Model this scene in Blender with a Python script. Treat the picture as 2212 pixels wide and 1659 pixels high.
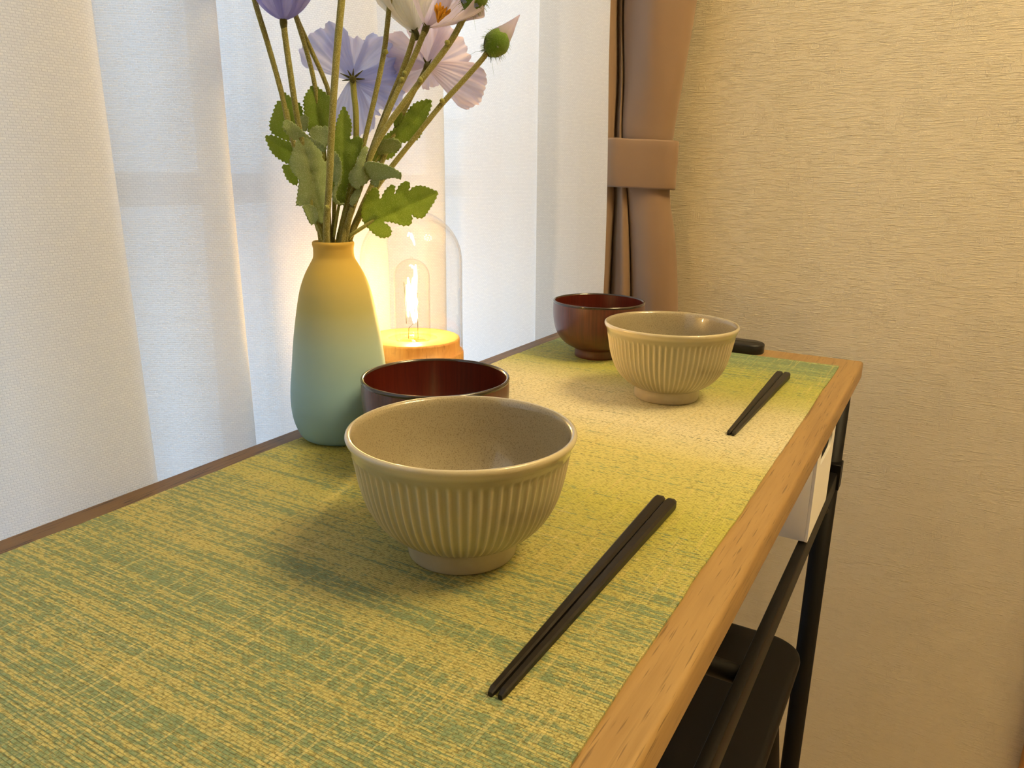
import bpy, bmesh, math, random
from math import sin, cos, pi, radians, sqrt
from mathutils import Vector, Matrix, noise
from mathutils.geometry import delaunay_2d_cdt

for o in list(bpy.data.objects):
    bpy.data.objects.remove(o)
SC = bpy.context.scene
COL = SC.collection
TZ = 0.80                      # height of the table top above the floor (m)

# ------------------------------------------------------------------ camera
F_PX, PITCH, YAW, ROLL, CAM_H = 1631.0, 0.27260, 0.52118, 0.01472, 0.21
_fw = Vector((-sin(YAW)*cos(PITCH), cos(YAW)*cos(PITCH), -sin(PITCH)))
_r0 = Vector((cos(YAW), sin(YAW), 0)); _u0 = _r0.cross(_fw)
_rt = _r0*cos(ROLL) + _u0*sin(ROLL)
_up = _u0*cos(ROLL) - _r0*sin(ROLL)
CAM = Vector((0, 0, TZ + CAM_H))
cd = bpy.data.cameras.new('camera'); cam = bpy.data.objects.new('camera', cd); COL.objects.link(cam)
cd.sensor_fit = 'HORIZONTAL'; cd.sensor_width = 36.0; cd.lens = 36.0*F_PX/2212.0
cd.clip_start = 0.01; cd.clip_end = 100
cam.matrix_world = Matrix(((_rt.x, _up.x, -_fw.x, CAM.x), (_rt.y, _up.y, -_fw.y, CAM.y),
                           (_rt.z, _up.z, -_fw.z, CAM.z), (0, 0, 0, 1)))
SC.camera = cam

# ------------------------------------------------------------------ world, exposure
SC.view_settings.view_transform = 'Standard'
SC.view_settings.look = 'None'
SC.view_settings.gamma = 1.0
SC.view_settings.use_curve_mapping = False
SC.view_settings.exposure = 0.0
SKY_STRENGTH = 3.5
LAMP_COL = (1.0, 0.755, 0.375)
BULB_STRENGTH = 224.0          # ceiling light bulbs
FILAMENT_STRENGTH = 720.0      # table lamp
wd = bpy.data.worlds.new('sky'); SC.world = wd; wd.use_nodes = True
bgn = wd.node_tree.nodes['Background']
bgn.inputs[0].default_value = (0.60, 0.78, 1.0, 1); bgn.inputs[1].default_value = SKY_STRENGTH

# ------------------------------------------------------------------ helpers
def pix_ray(u, v):
    return _fw + _rt*((u-1106.0)/F_PX) - _up*((v-829.5)/F_PX)

class Facing:
    """vertical plane through a standing thing, facing the viewer side; gives real points on it"""
    def __init__(s, x, y):
        s.b = Vector((x, y, 0)); n = Vector((CAM.x-x, CAM.y-y, 0)); n.normalize(); s.n = n
        s.r = Vector((-n.y, n.x, 0))
    def at(s, u, v, off=0.0):
        d = pix_ray(u, v); t = ((s.b + s.n*off - CAM).dot(s.n))/(d.dot(s.n))
        return CAM + d*t

def mk(name, verts, faces, mat, parent=None, smooth=True):
    me = bpy.data.meshes.new(name)
    off = parent_loc(parent)
    me.from_pydata([tuple(Vector(v)-off) for v in verts], [], faces)
    me.update()
    if mat: me.materials.append(mat)
    if smooth:
        for p in me.polygons: p.use_smooth = True
    o = bpy.data.objects.new(name, me); COL.objects.link(o)
    if parent is not None: o.parent = parent
    return o

def parent_loc(p):
    l = Vector((0, 0, 0))
    while p is not None:
        l += p.location; p = p.parent
    return l

def empty(name, loc):
    o = bpy.data.objects.new(name, None); COL.objects.link(o); o.location = loc
    o.empty_display_size = 0.02
    return o

def tag(o, label, cat, group=None):
    o['label'] = label; o['category'] = cat
    if group: o['group'] = group
    return o

def struct(o):
    o['kind'] = 'structure'; return o

def copy_tree(o, loc, parent=None, rz=0):
    c = o.copy(); COL.objects.link(c)
    if parent is None: c.location = loc; c.rotation_euler.z = rz
    else: c.parent = parent
    for ch in [q for q in bpy.data.objects if q.parent == o]:
        copy_tree(ch, None, c)
    return c

def box_vf(x0, x1, y0, y1, z0, z1):
    v = [(x, y, z) for z in (z0, z1) for y in (y0, y1) for x in (x0, x1)]
    f = [(0, 2, 3, 1), (4, 5, 7, 6), (0, 1, 5, 4), (2, 6, 7, 3), (0, 4, 6, 2), (1, 3, 7, 5)]
    return v, f

def box(name, x0, x1, y0, y1, z0, z1, mat, parent=None, bevel=0, seg=3):
    v, f = box_vf(x0, x1, y0, y1, z0, z1)
    o = mk(name, v, f, mat, parent, smooth=False)
    if bevel:
        bm = bmesh.new(); bm.from_mesh(o.data)
        bmesh.ops.bevel(bm, geom=bm.edges[:], offset=bevel, segments=seg, profile=0.5, affect='EDGES')
        bm.to_mesh(o.data); bm.free()
        for p in o.data.polygons: p.use_smooth = True
        mod = None
        try: o.data.set_sharp_from_angle(angle=radians(40))
        except Exception: pass
    return o

def lathe(name, prof, cx, cy, z0, mat, parent=None, seg=96, rad=None):
    """prof: list of (r, z); rad(r, z, a) may modulate the radius"""
    v, f = [], []
    n = len(prof)
    for i, (r, z) in enumerate(prof):
        for k in range(seg):
            a = 2*pi*k/seg
            rr = rad(r, z, a, i) if rad else r
            v.append((cx+rr*cos(a), cy+rr*sin(a), z0+z))
    for i in range(n-1):
        for k in range(seg):
            k2 = (k+1) % seg
            f.append((i*seg+k, i*seg+k2, (i+1)*seg+k2, (i+1)*seg+k))
    if prof[0][0] < 1e-3: pass
    if prof[0][0] > 1e-6 and prof[0][0] < 0.0006: f.append(tuple(range(seg-1, -1, -1)))
    if prof[-1][0] < 0.0006: f.append(tuple((n-1)*seg+k for k in range(seg)))
    return mk(name, v, f, mat, parent)

def spline(pts, n):
    """Catmull-Rom through pts (tuples), n samples"""
    out = []
    m = len(pts)
    P = [Vector(p) for p in pts]
    for i in range(n):
        t = i/(n-1)*(m-1); k = min(int(t), m-2); t -= k
        p0 = P[max(k-1, 0)]; p1 = P[k]; p2 = P[k+1]; p3 = P[min(k+2, m-1)]
        out.append(0.5*((2*p1)+(p2-p0)*t+(2*p0-5*p1+4*p2-p3)*t*t+(3*p1-p0-3*p2+p3)*t**3))
    return out

def tube_vf(path, radii, seg=10, cap=True):
    v, f = [], []
    n = len(path)
    ref = Vector((0.31, 0.22, 0.93))
    for i, p in enumerate(path):
        t = (path[min(i+1, n-1)]-path[max(i-1, 0)]).normalized()
        a = t.cross(ref)
        if a.length < 1e-3: a = t.cross(Vector((1, 0, 0)))
        a.normalize(); b = t.cross(a)
        r = radii[i] if hasattr(radii, '__len__') else radii
        for k in range(seg):
            an = 2*pi*k/seg
            v.append(p + a*(r*cos(an)) + b*(r*sin(an)))
    for i in range(n-1):
        for k in range(seg):
            k2 = (k+1) % seg
            f.append((i*seg+k, i*seg+k2, (i+1)*seg+k2, (i+1)*seg+k))
    if cap:
        f.append(tuple(range(seg-1, -1, -1))); f.append(tuple((n-1)*seg+k for k in range(seg)))
    return v, f

def tube(name, path, radii, mat, parent=None, seg=10):
    v, f = tube_vf(path, radii, seg)
    return mk(name, v, f, mat, parent)

# ------------------------------------------------------------------ material kit
class NT:
    def __init__(s, name):
        s.m = bpy.data.materials.new(name); s.m.use_nodes = True
        s.t = s.m.node_tree; s.n = s.t.nodes; s.n.clear()
        s.out = s.n.new('ShaderNodeOutputMaterial')
    def node(s, ty, **kw):
        n = s.n.new(ty)
        for k, v in kw.items(): setattr(n, k, v)
        return n
    def link(s, a, b): s.t.links.new(a, b)
    def put(s, sock, val):
        if isinstance(val, bpy.types.NodeSocket): s.link(val, sock)
        elif val is not None:
            if isinstance(val, (tuple, list)) and len(val) == 3 and sock.type == 'RGBA': val = (*val, 1)
            sock.default_value = val
    def math(s, op, a, b=None, c=None, clamp=False):
        n = s.node('ShaderNodeMath', operation=op); n.use_clamp = clamp
        s.put(n.inputs[0], a)
        if b is not None: s.put(n.inputs[1], b)
        if c is not None: s.put(n.inputs[2], c)
        return n.outputs[0]
    def mix(s, fac, a, b, blend='MIX'):
        n = s.node('ShaderNodeMix', data_type='RGBA', blend_type=blend)
        s.put(n.inputs[0], fac); s.put(n.inputs[6], a); s.put(n.inputs[7], b)
        return n.outputs[2]
    def coord(s, kind='Object'):
        return s.node('ShaderNodeTexCoord').outputs[kind]
    def scaled(s, co, sc, loc=(0, 0, 0), rot=(0, 0, 0)):
        n = s.node('ShaderNodeMapping'); s.link(co, n.inputs[0])
        n.inputs['Scale'].default_value = sc; n.inputs['Location'].default_value = loc; n.inputs['Rotation'].default_value = rot
        return n.outputs[0]
    def noise(s, co, scale=1.0, detail=3.0, rough=0.5, dist=0.0):
        n = s.node('ShaderNodeTexNoise'); s.link(co, n.inputs['Vector'])
        n.inputs['Scale'].default_value = scale; n.inputs['Detail'].default_value = detail
        n.inputs['Roughness'].default_value = rough; n.inputs['Distortion'].default_value = dist
        return n.outputs['Fac']
    def ramp(s, fac, stops, interp='LINEAR'):
        n = s.node('ShaderNodeValToRGB'); s.put(n.inputs[0], fac); r = n.color_ramp; r.interpolation = interp
        while len(r.elements) < len(stops): r.elements.new(0.5)
        for e, (p, c) in zip(r.elements, stops):
            e.position = p; e.color = (*c, 1) if len(c) == 3 else c
        return n.outputs[0]
    def step(s, x, a, b):
        n = s.node('ShaderNodeMapRange', interpolation_type='SMOOTHSTEP')
        s.put(n.inputs[0], x); s.put(n.inputs[1], a); s.put(n.inputs[2], b)
        return n.outputs[0]
    def bump(s, h, strength=0.3, dist=0.001):
        n = s.node('ShaderNodeBump'); s.put(n.inputs['Height'], h)
        n.inputs['Strength'].default_value = strength; n.inputs['Distance'].default_value = dist
        return n.outputs[0]
    def bsdf(s, color, rough=0.5, normal=None, metallic=0.0, spec=0.5, coat=0.0, coat_rough=0.05, sheen=0.0, sheen_tint=None):
        n = s.node('ShaderNodeBsdfPrincipled')
        s.put(n.inputs['Base Color'], color); s.put(n.inputs['Roughness'], rough)
        n.inputs['Metallic'].default_value = metallic; n.inputs['Specular IOR Level'].default_value = spec
        n.inputs['Coat Weight'].default_value = coat; n.inputs['Coat Roughness'].default_value = coat_rough
        n.inputs['Sheen Weight'].default_value = sheen
        if sheen_tint: n.inputs['Sheen Tint'].default_value = (*sheen_tint, 1)
        if normal is not None: s.link(normal, n.inputs['Normal'])
        return n.outputs[0]
    def done(s, sh):
        s.link(sh, s.out.inputs[0]); return s.m

def srgb(r, g, b):
    f = lambda c: (c/255/12.92) if c/255 <= 0.04045 else ((c/255+0.055)/1.055)**2.4
    return (f(r), f(g), f(b))

def xyz(k, co):
    n = k.node('ShaderNodeSeparateXYZ'); k.link(co, n.inputs[0]); return n.outputs

# --- wallpaper with a linen emboss
def wallpaper(name, axis, col):
    k = NT(name); co = k.coord()
    S = (lambda a, b: (a, 1, b)) if axis == 'x' else (lambda a, b: (1, a, b))
    h1 = k.noise(k.scaled(co, S(48, 640)), 1, 4, 0.6)
    h2 = k.noise(k.scaled(co, S(640, 70)), 1, 3, 0.6)
    h3 = k.noise(k.scaled(co, S(700, 900)), 1, 2, 0.5)
    patch = k.noise(k.scaled(co, S(14, 26)), 1, 2, 0.5)
    a = k.math('POWER', k.step(h1, 0.42, 0.72), 1.5)
    b = k.math('POWER', k.step(h2, 0.48, 0.78), 1.5)
    b = k.math('MULTIPLY', b, k.step(patch, 0.42, 0.62))
    h = k.math('ADD', k.math('ADD', k.math('MULTIPLY', a, 0.9), k.math('MULTIPLY', b, 0.7)), k.math('MULTIPLY', h3, 0.5))
    c = k.mix(k.math('MULTIPLY', h, 0.25), col, tuple(min(1, q*1.12) for q in col))
    return k.done(k.bsdf(c, 0.72, k.bump(h, 0.75, 0.0018), spec=0.3))
M_WALL_X = wallpaper('wallpaper_linen', 'x', (0.74, 0.66, 0.49))
M_WALL_Y = wallpaper('wallpaper_linen_side', 'y', (0.78, 0.71, 0.58))

def plain(name, col, rough=0.5, spec=0.5, noise_amt=0.0, nscale=40, bump=0.0, coat=0.0, metallic=0.0):
    k = NT(name); co = k.coord(); c = col; nrm = None
    if noise_amt or bump:
        nz = k.noise(co, nscale, 4, 0.6)
        if noise_amt: c = k.mix(nz, tuple(q*(1-noise_amt) for q in col), tuple(min(1, q*(1+noise_amt)) for q in col))
        if bump: nrm = k.bump(nz, bump, 0.001)
    return k.done(k.bsdf(c, rough, nrm, spec=spec, coat=coat, metallic=metallic))

M_CEIL = plain('ceiling_paper', (0.80, 0.77, 0.70), 0.9, 0.2, 0.02, 300, 0.2)
M_BLACK_METAL = plain('black_powder_coat', (0.0032, 0.0026, 0.002), 0.50, 0.16, 0.15, 900, 0.08)
M_STOOL = plain('black_stool_paint', (0.004, 0.0032, 0.0025), 0.50, 0.18, 0.12, 700, 0.05)
M_SLAB = plain('black_plastic', (0.007, 0.0065, 0.0065), 0.42, 0.35, 0.1, 500, 0.03)
M_WHITE_BOX = plain('white_plastic', (0.82, 0.81, 0.79), 0.45, 0.4, 0.01, 60)
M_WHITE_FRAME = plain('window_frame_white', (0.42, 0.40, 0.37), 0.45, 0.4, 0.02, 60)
M_STICK = plain('black_lacquer_wood', (0.009, 0.0068, 0.005), 0.42, 0.28, 0.2, 300, 0.06)
M_HAIR = plain('bud_hair', srgb(120, 140, 60), 0.6, 0.3, 0.05, 100)
M_SCREW = plain('dark_screw_steel', (0.05, 0.05, 0.05), 0.25, 0.5, 0.05, 200, metallic=0.8)

def floor_mat():
    k = NT('floor_planks'); co = k.coord()
    g = k.noise(k.scaled(co, (25, 2.2, 1)), 3, 5, 0.6, 0.6)
    c = k.ramp(g, [(0.3, srgb(196, 172, 138)), (0.7, srgb(222, 200, 168))])
    return k.done(k.bsdf(c, 0.45, k.bump(g, 0.1, 0.001)))
M_FLOOR = floor_mat()

def wood_mat(name, light, mid, dark, grain=(900, 30, 900), rough=0.5, spec=0.35, figure=1.0, axis_scale=(90, 5, 90), aged=False):
    k = NT(name); co = k.coord()
    warp = k.noise(k.scaled(co, (12, 2.2, 12)), 1, 3, 0.5)
    n = k.node('ShaderNodeVectorMath', operation='ADD'); k.link(co, n.inputs[0])
    cmb = k.node('ShaderNodeCombineXYZ'); k.put(cmb.inputs[0], k.math('MULTIPLY', warp, 0.02)); k.put(cmb.inputs[2], k.math('MULTIPLY', warp, 0.015))
    k.link(cmb.outputs[0], n.inputs[1]); cw = n.outputs[0]
    broad = k.noise(k.scaled(cw, axis_scale), 1, 4, 0.6)
    c = k.ramp(broad, [(0.25, mid), (0.5, light), (0.8, mid)])
    pores = k.noise(k.scaled(cw, grain), 1, 2, 0.5)
    pm = k.step(pores, 0.60, 0.72)
    streak = k.step(k.noise(k.scaled(cw, (260, 6, 260)), 1, 3, 0.6), 0.58, 0.75)
    c = k.mix(k.math('MULTIPLY', streak, 0.55*figure), c, dark)
    c = k.mix(k.math('MULTIPLY', pm, 0.60), c, dark)
    if aged:    # the board along the window side is a darker, cracked one
        X, Y, Z = xyz(k, co)
        bm_ = k.step(k.math('ADD', X, k.math('MULTIPLY', warp, 0.01)), -0.140, -0.155)
        c = k.mix(k.math('MULTIPLY', bm_, 0.72), c, tuple(q*0.95 for q in dark))
        cr = k.math('ABSOLUTE', k.math('SUBTRACT', k.noise(k.scaled(cw, (130, 5, 60), (7, 2, 0)), 1, 3, 0.6), 0.5))
        c = k.mix(k.math('MULTIPLY', k.math('MULTIPLY', k.step(cr, 0.018, 0.004), bm_), 0.85), c, tuple(q*0.2 for q in dark))
    h = k.math('SUBTRACT', k.math('MULTIPLY', broad, 0.3), k.math('MULTIPLY', pm, 0.6))
    return k.done(k.bsdf(c, rough, k.bump(h, 0.25, 0.0006), spec=spec))
M_TABLE = wood_mat('oak_table_top', srgb(154, 124, 78), srgb(132, 102, 60), srgb(70, 48, 26), aged=True)
M_TRIM = wood_mat('door_casing_wood', srgb(205, 150, 80), srgb(190, 135, 66), srgb(150, 100, 50), grain=(900, 900, 30), axis_scale=(90, 90, 5), figure=0.3)
M_LAMPWOOD = wood_mat('pine_lamp_wood', srgb(204, 154, 92), srgb(182, 130, 72), srgb(140, 92, 46), grain=(300, 900, 60), axis_scale=(160, 60, 25), figure=0.5, rough=0.45)

# --- woven table runner
def mat_weave():
    k = NT('woven_runner'); co = k.coord(); X, Y, Z = xyz(k, co)
    yn = k.math('ADD', Y, k.math('MULTIPLY', k.math('SUBTRACT', k.noise(k.scaled(co, (3, 14, 1)), 1, 2), 0.5), 0.05))
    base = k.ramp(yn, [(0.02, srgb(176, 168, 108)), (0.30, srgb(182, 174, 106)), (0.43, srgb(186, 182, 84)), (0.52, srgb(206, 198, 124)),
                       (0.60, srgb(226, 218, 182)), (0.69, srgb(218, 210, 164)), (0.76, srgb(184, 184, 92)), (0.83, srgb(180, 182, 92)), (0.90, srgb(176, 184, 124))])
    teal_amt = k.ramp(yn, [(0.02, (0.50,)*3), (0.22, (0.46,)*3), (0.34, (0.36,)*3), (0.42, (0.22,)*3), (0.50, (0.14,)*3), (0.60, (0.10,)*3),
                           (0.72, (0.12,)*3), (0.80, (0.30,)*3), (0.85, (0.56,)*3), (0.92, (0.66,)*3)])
    ty = k.noise(k.scaled(co, (7, 420, 1)), 1, 3, 0.65)        # colour of each weft thread, running across
    seg = k.noise(k.scaled(co, (180, 600, 1)), 1, 2, 0.6)      # where the thread floats on top
    big = k.noise(k.scaled(co, (5, 60, 1)), 1, 2, 0.5)
    v = k.math('ADD', k.math('ADD', k.math('MULTIPLY', ty, 0.46), k.math('MULTIPLY', seg, 0.38)), k.math('MULTIPLY', big, 0.22))
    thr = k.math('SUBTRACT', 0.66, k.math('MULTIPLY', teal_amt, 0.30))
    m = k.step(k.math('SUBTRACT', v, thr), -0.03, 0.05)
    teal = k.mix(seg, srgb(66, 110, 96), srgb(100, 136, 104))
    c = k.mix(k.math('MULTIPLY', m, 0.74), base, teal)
    warpt = k.noise(k.scaled(co, (520, 16, 1)), 1, 3, 0.6)     # lighter warp threads, running along
    c = k.mix(k.math('MULTIPLY', k.step(warpt, 0.54, 0.68), 0.42), c, srgb(216, 198, 128))
    cream = k.step(k.noise(k.scaled(co, (5, 260, 1), (3, 1, 0)), 1, 3, 0.6), 0.66, 0.74)
    cream = k.math('MULTIPLY', cream, k.step(k.noise(k.scaled(co, (90, 90, 1)), 1, 1), 0.40, 0.55))
    c = k.mix(k.math('MULTIPLY', cream, 0.5), c, srgb(226, 212, 168))
    fine = k.noise(k.scaled(co, (380, 760, 1)), 1, 2, 0.6)
    c = k.mix(k.math('MULTIPLY', k.step(fine, 0.52, 0.32), 0.62), c, srgb(108, 102, 42))
    # dashed dark thread lines in the pale band
    row = k.math('FRACT', k.math('MULTIPLY', k.math('ADD', Y, k.math('MULTIPLY', k.math('SINE', k.math('MULTIPLY', X, 9)), 0.002)), 36.0))
    dash = k.math('FRACT', k.math('MULTIPLY', X, 150.0))
    rsel = k.step(k.noise(k.scaled(co, (10, 36, 1)), 1, 1), 0.52, 0.60)
    dm = k.math('MULTIPLY', k.math('MULTIPLY', k.math('LESS_THAN', row, 0.045), k.math('LESS_THAN', dash, 0.6)), rsel)
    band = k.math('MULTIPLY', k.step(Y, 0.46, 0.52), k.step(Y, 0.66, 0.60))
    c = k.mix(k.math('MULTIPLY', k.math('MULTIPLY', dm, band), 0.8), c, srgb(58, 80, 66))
    # woven relief
    bk = k.node('ShaderNodeTexBrick'); k.link(k.scaled(co, (1, 1, 1)), bk.inputs['Vector'])
    bk.inputs['Scale'].default_value = 1.0; bk.inputs['Brick Width'].default_value = 0.0034; bk.inputs['Row Height'].default_value = 0.0016
    bk.inputs['Mortar Size'].default_value = 0.0003; bk.inputs['Mortar Smooth'].default_value = 1.0
    bk.inputs['Color1'].default_value = (1, 1, 1, 1); bk.inputs['Color2'].default_value = (0.75, 0.75, 0.75, 1); bk.inputs['Mortar'].default_value = (0, 0, 0, 1)
    h = k.math('ADD', k.math('MULTIPLY', bk.outputs[0], 0.5), k.math('ADD', k.math('MULTIPLY', fine, 0.8), k.math('MULTIPLY', warpt, 0.4)))
    c = k.mix(k.math('MULTIPLY', k.math('SUBTRACT', 1.0, bk.outputs[0]), 0.22), c, srgb(110, 104, 44))
    return k.done(k.bsdf(c, 0.62, k.bump(h, 0.8, 0.0011), spec=0.35))
M_MAT = mat_weave()

# --- lace curtain
def lace():
    k = NT('white_lace_weave'); uv = k.coord('UV')
    bk = k.node('ShaderNodeTexBrick'); wn = k.node('ShaderNodeTexNoise'); k.link(uv, wn.inputs['Vector']); wn.inputs['Scale'].default_value = 260.0; wn.inputs['Detail'].default_value = 2.0
    vm = k.node('ShaderNodeVectorMath', operation='MULTIPLY_ADD'); k.link(wn.outputs['Color'], vm.inputs[0]); vm.inputs[1].default_value = (0.0016, 0.0005, 0); k.link(uv, vm.inputs[2])
    k.link(vm.outputs[0], bk.inputs['Vector'])
    bk.inputs['Scale'].default_value = 1.0; bk.inputs['Brick Width'].default_value = 0.0030; bk.inputs['Row Height'].default_value = 0.0016
    bk.inputs['Mortar Size'].default_value = 0.00032; bk.inputs['Mortar Smooth'].default_value = 0.6; bk.offset = 0.5
    bk.inputs['Color1'].default_value = (1, 1, 1, 1); bk.inputs['Color2'].default_value = (0.55, 0.55, 0.55, 1); bk.inputs['Mortar'].default_value = (0.1, 0.1, 0.1, 1)
    b = bk.outputs[0]; fine = k.noise(k.scaled(uv, (900, 1500, 1)), 1, 2, 0.6)
    soft = k.noise(k.scaled(uv, (40, 8, 1)), 1, 3, 0.5)
    c = k.mix(b, (0.54, 0.53, 0.52), (0.84, 0.83, 0.81))
    c = k.mix(k.math('MULTIPLY', fine, 0.25), c, (0.72, 0.71, 0.70))
    nrm = k.bump(k.math('ADD', b, k.math('MULTIPLY', fine, 0.5)), 0.35, 0.0006)
    d = k.bsdf(c, 0.8, nrm, spec=0.2)
    t = k.node('ShaderNodeBsdfTranslucent'); k.put(t.inputs[0], k.mix(b, (0.86, 0.86, 0.86), (0.70, 0.70, 0.70))); k.link(nrm, t.inputs['Normal'])
    mx = k.node('ShaderNodeMixShader'); mx.inputs[0].default_value = 0.42; k.link(d, mx.inputs[1]); k.link(t.outputs[0], mx.inputs[2])
    tr = k.node('ShaderNodeBsdfTransparent'); tr.inputs[0].default_value = (1, 1, 1, 1)
    m2 = k.node('ShaderNodeMixShader')
    k.put(m2.inputs[0], k.math('MULTIPLY_ADD', k.math('SUBTRACT', 1.0, b), 0.055, 0.0)); k.link(mx.outputs[0], m2.inputs[1]); k.link(tr.outputs[0], m2.inputs[2])
    return k.done(m2.outputs[0])
M_LACE = lace()

def drape_mat():
    k = NT('brown_drape_satin'); co = k.coord()
    f = k.noise(k.scaled(co, (900, 900, 500)), 1, 2, 0.6); b = k.noise(k.scaled(co, (14, 14, 5)), 1, 2, 0.5)
    c = k.mix(b, srgb(122, 98, 78), srgb(136, 111, 88))
    return k.done(k.bsdf(c, 0.62, k.bump(f, 0.08, 0.0003), spec=0.3, sheen=0.25, sheen_tint=(0.9, 0.75, 0.6)))
M_DRAPE = drape_mat()

def vase_mat():
    k = NT('ombre_matte_glaze'); co = k.coord(); X, Y, Z = xyz(k, co)
    z = k.math('ADD', Z, k.math('MULTIPLY', k.math('SUBTRACT', k.noise(co, 18, 2), 0.5), 0.008))
    c = k.ramp(k.math('DIVIDE', z, 0.16), [(0.0, srgb(142, 178, 188)), (0.28, srgb(152, 190, 204)), (0.48, srgb(166, 190, 182)), (0.66, srgb(176, 174, 122)), (0.84, srgb(194, 170, 88)), (1.0, srgb(202, 166, 80))])
    f = k.noise(co, 900, 3, 0.6)
    return k.done(k.bsdf(c, 0.75, k.bump(f, 0.08, 0.0004), spec=0.25))
M_VASE = vase_mat()

def ceramic():
    k = NT('speckled_olive_glaze'); co = k.coord()
    at = k.node('ShaderNodeAttribute', attribute_name='rib'); rib = at.outputs['Fac']
    at2 = k.node('ShaderNodeAttribute', attribute_name='inside'); ins = at2.outputs['Fac']
    sp = k.noise(co, 1350, 2, 0.6); sp2 = k.noise(co, 2200, 1, 0.5); big = k.noise(co, 60, 2, 0.5)
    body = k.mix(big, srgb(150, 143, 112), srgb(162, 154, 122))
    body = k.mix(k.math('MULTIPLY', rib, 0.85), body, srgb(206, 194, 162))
    body = k.mix(k.math('MULTIPLY', k.step(sp2, 0.62, 0.72), 0.2), body, srgb(120, 104, 72))
    inn = k.mix(big, srgb(150, 140, 114), srgb(162, 151, 124))
    inn = k.mix(k.math('MULTIPLY', k.step(sp, 0.52, 0.64), 0.60), inn, srgb(108, 94, 66))
    c = k.mix(ins, body, inn)
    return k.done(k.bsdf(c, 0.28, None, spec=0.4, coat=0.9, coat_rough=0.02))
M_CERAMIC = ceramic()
def ceramic_foot():
    k = NT('bare_glazed_foot'); co = k.coord(); big = k.noise(co, 120, 3, 0.6)
    c = k.mix(big, srgb(150, 140, 118), srgb(172, 160, 136))
    return k.done(k.bsdf(c, 0.28, None, coat=0.9, coat_rough=0.02))
M_FOOT = ceramic_foot()

def lacquer(name, a, b, rough):
    k = NT(name); co = k.coord(); X, Y, Z = xyz(k, co)
    ang = k.math('ARCTAN2', Y, X)
    cmb = k.node('ShaderNodeCombineXYZ'); k.put(cmb.inputs[0], k.math('MULTIPLY', ang, 26.0)); k.put(cmb.inputs[1], k.math('MULTIPLY', Z, 14.0))
    g = k.noise(cmb.outputs[0], 1, 4, 0.65)
    c = k.mix(k.step(g, 0.35, 0.7), a, b)
    return k.done(k.bsdf(c, rough, k.bump(g, 0.1, 0.0005), coat=0.4, coat_rough=0.12))
M_LACQ = lacquer('brown_lacquer', srgb(66, 30, 22), srgb(86, 40, 28), 0.38)
M_LACQ_IN = lacquer('red_lacquer_inside', srgb(70, 22, 14), srgb(84, 30, 18), 0.30)
M_LACQ_RIM = plain('dark_lacquer_rim', (0.02, 0.012, 0.008), 0.18, 0.5, 0.05, 200, coat=0.5)

def thin_glass(name, tint):
    k = NT(name)
    tr = k.node('ShaderNodeBsdfTransparent')
    lw = k.node('ShaderNodeLayerWeight'); lw.inputs[0].default_value = 0.5      # longer path through the wall where it curves away
    k.put(tr.inputs[0], k.mix(k.math('POWER', lw.outputs['Facing'], 7.0), tint, tuple(q*0.45 for q in tint)))
    gl = k.node('ShaderNodeBsdfGlossy'); gl.inputs['Roughness'].default_value = 0.02; gl.inputs[0].default_value = (1, 1, 1, 1)
    fr = k.node('ShaderNodeFresnel'); geo = k.node('ShaderNodeNewGeometry')
    k.put(fr.inputs[0], k.math('MULTIPLY_ADD', geo.outputs['Backfacing'], 1/1.45-1.45, 1.45))
    mx = k.node('ShaderNodeMixShader'); k.link(fr.outputs[0], mx.inputs[0]); k.link(tr.outputs[0], mx.inputs[1]); k.link(gl.outputs[0], mx.inputs[2])
    return k.done(mx.outputs[0])
M_GLASS = thin_glass('clear_glass', (0.97, 0.96, 0.94))
M_PANE = thin_glass('window_glass', (0.93, 0.95, 0.96))

def emit(name, col, st):
    k = NT(name); e = k.node('ShaderNodeEmission'); e.inputs[0].default_value = (*col, 1); e.inputs[1].default_value = st
    return k.done(e.outputs[0])
M_BULB = emit('lit_bulb', LAMP_COL, BULB_STRENGTH)
M_FIL = emit('lit_filament', (1.0, 0.60, 0.20), FILAMENT_STRENGTH)

def leaf_mat(name, a, b, fuzz, trans):
    k = NT(name); co = k.coord()
    f = k.noise(co, 1500, 2, 0.7); g = k.noise(co, 90, 3, 0.6)
    c = k.mix(g, a, b); c = k.mix(k.math('MULTIPLY', k.step(f, 0.5, 0.68), 0.50), c, fuzz)
    c = k.mix(k.math('MULTIPLY', k.step(f, 0.48, 0.25), 0.35), c, tuple(q*0.5 for q in a))
    d = k.bsdf(c, 0.85, k.bump(f, 0.8, 0.0009), spec=0.15, sheen=0.35, sheen_tint=(0.85, 0.9, 0.7))
    t = k.node('ShaderNodeBsdfTranslucent'); k.put(t.inputs[0], k.mix(0.55, c, (0.50, 0.62, 0.15)))
    mx = k.node('ShaderNodeMixShader'); mx.inputs[0].default_value = trans; k.link(d, mx.inputs[1]); k.link(t.outputs[0], mx.inputs[2])
    return k.done(mx.outputs[0])
M_LEAF = leaf_mat('green_felt_leaf', srgb(122, 152, 66), srgb(146, 166, 78), srgb(200, 208, 140), 0.50)
M_LEAF_GREY = leaf_mat('grey_green_felt_leaf', srgb(150, 174, 118), srgb(174, 190, 140), srgb(236, 240, 212), 0.34)
M_STEM = leaf_mat('fuzzy_stem', srgb(128, 126, 66), srgb(150, 144, 80), srgb(216, 214, 164), 0.0)
M_STEM_G = leaf_mat('pale_green_stem', srgb(150, 152, 76), srgb(164, 164, 90), srgb(190, 186, 120), 0.0)
M_SEPAL = leaf_mat('green_sepal', srgb(84, 120, 34), srgb(108, 140, 44), srgb(140, 164, 80), 0.1)
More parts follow.
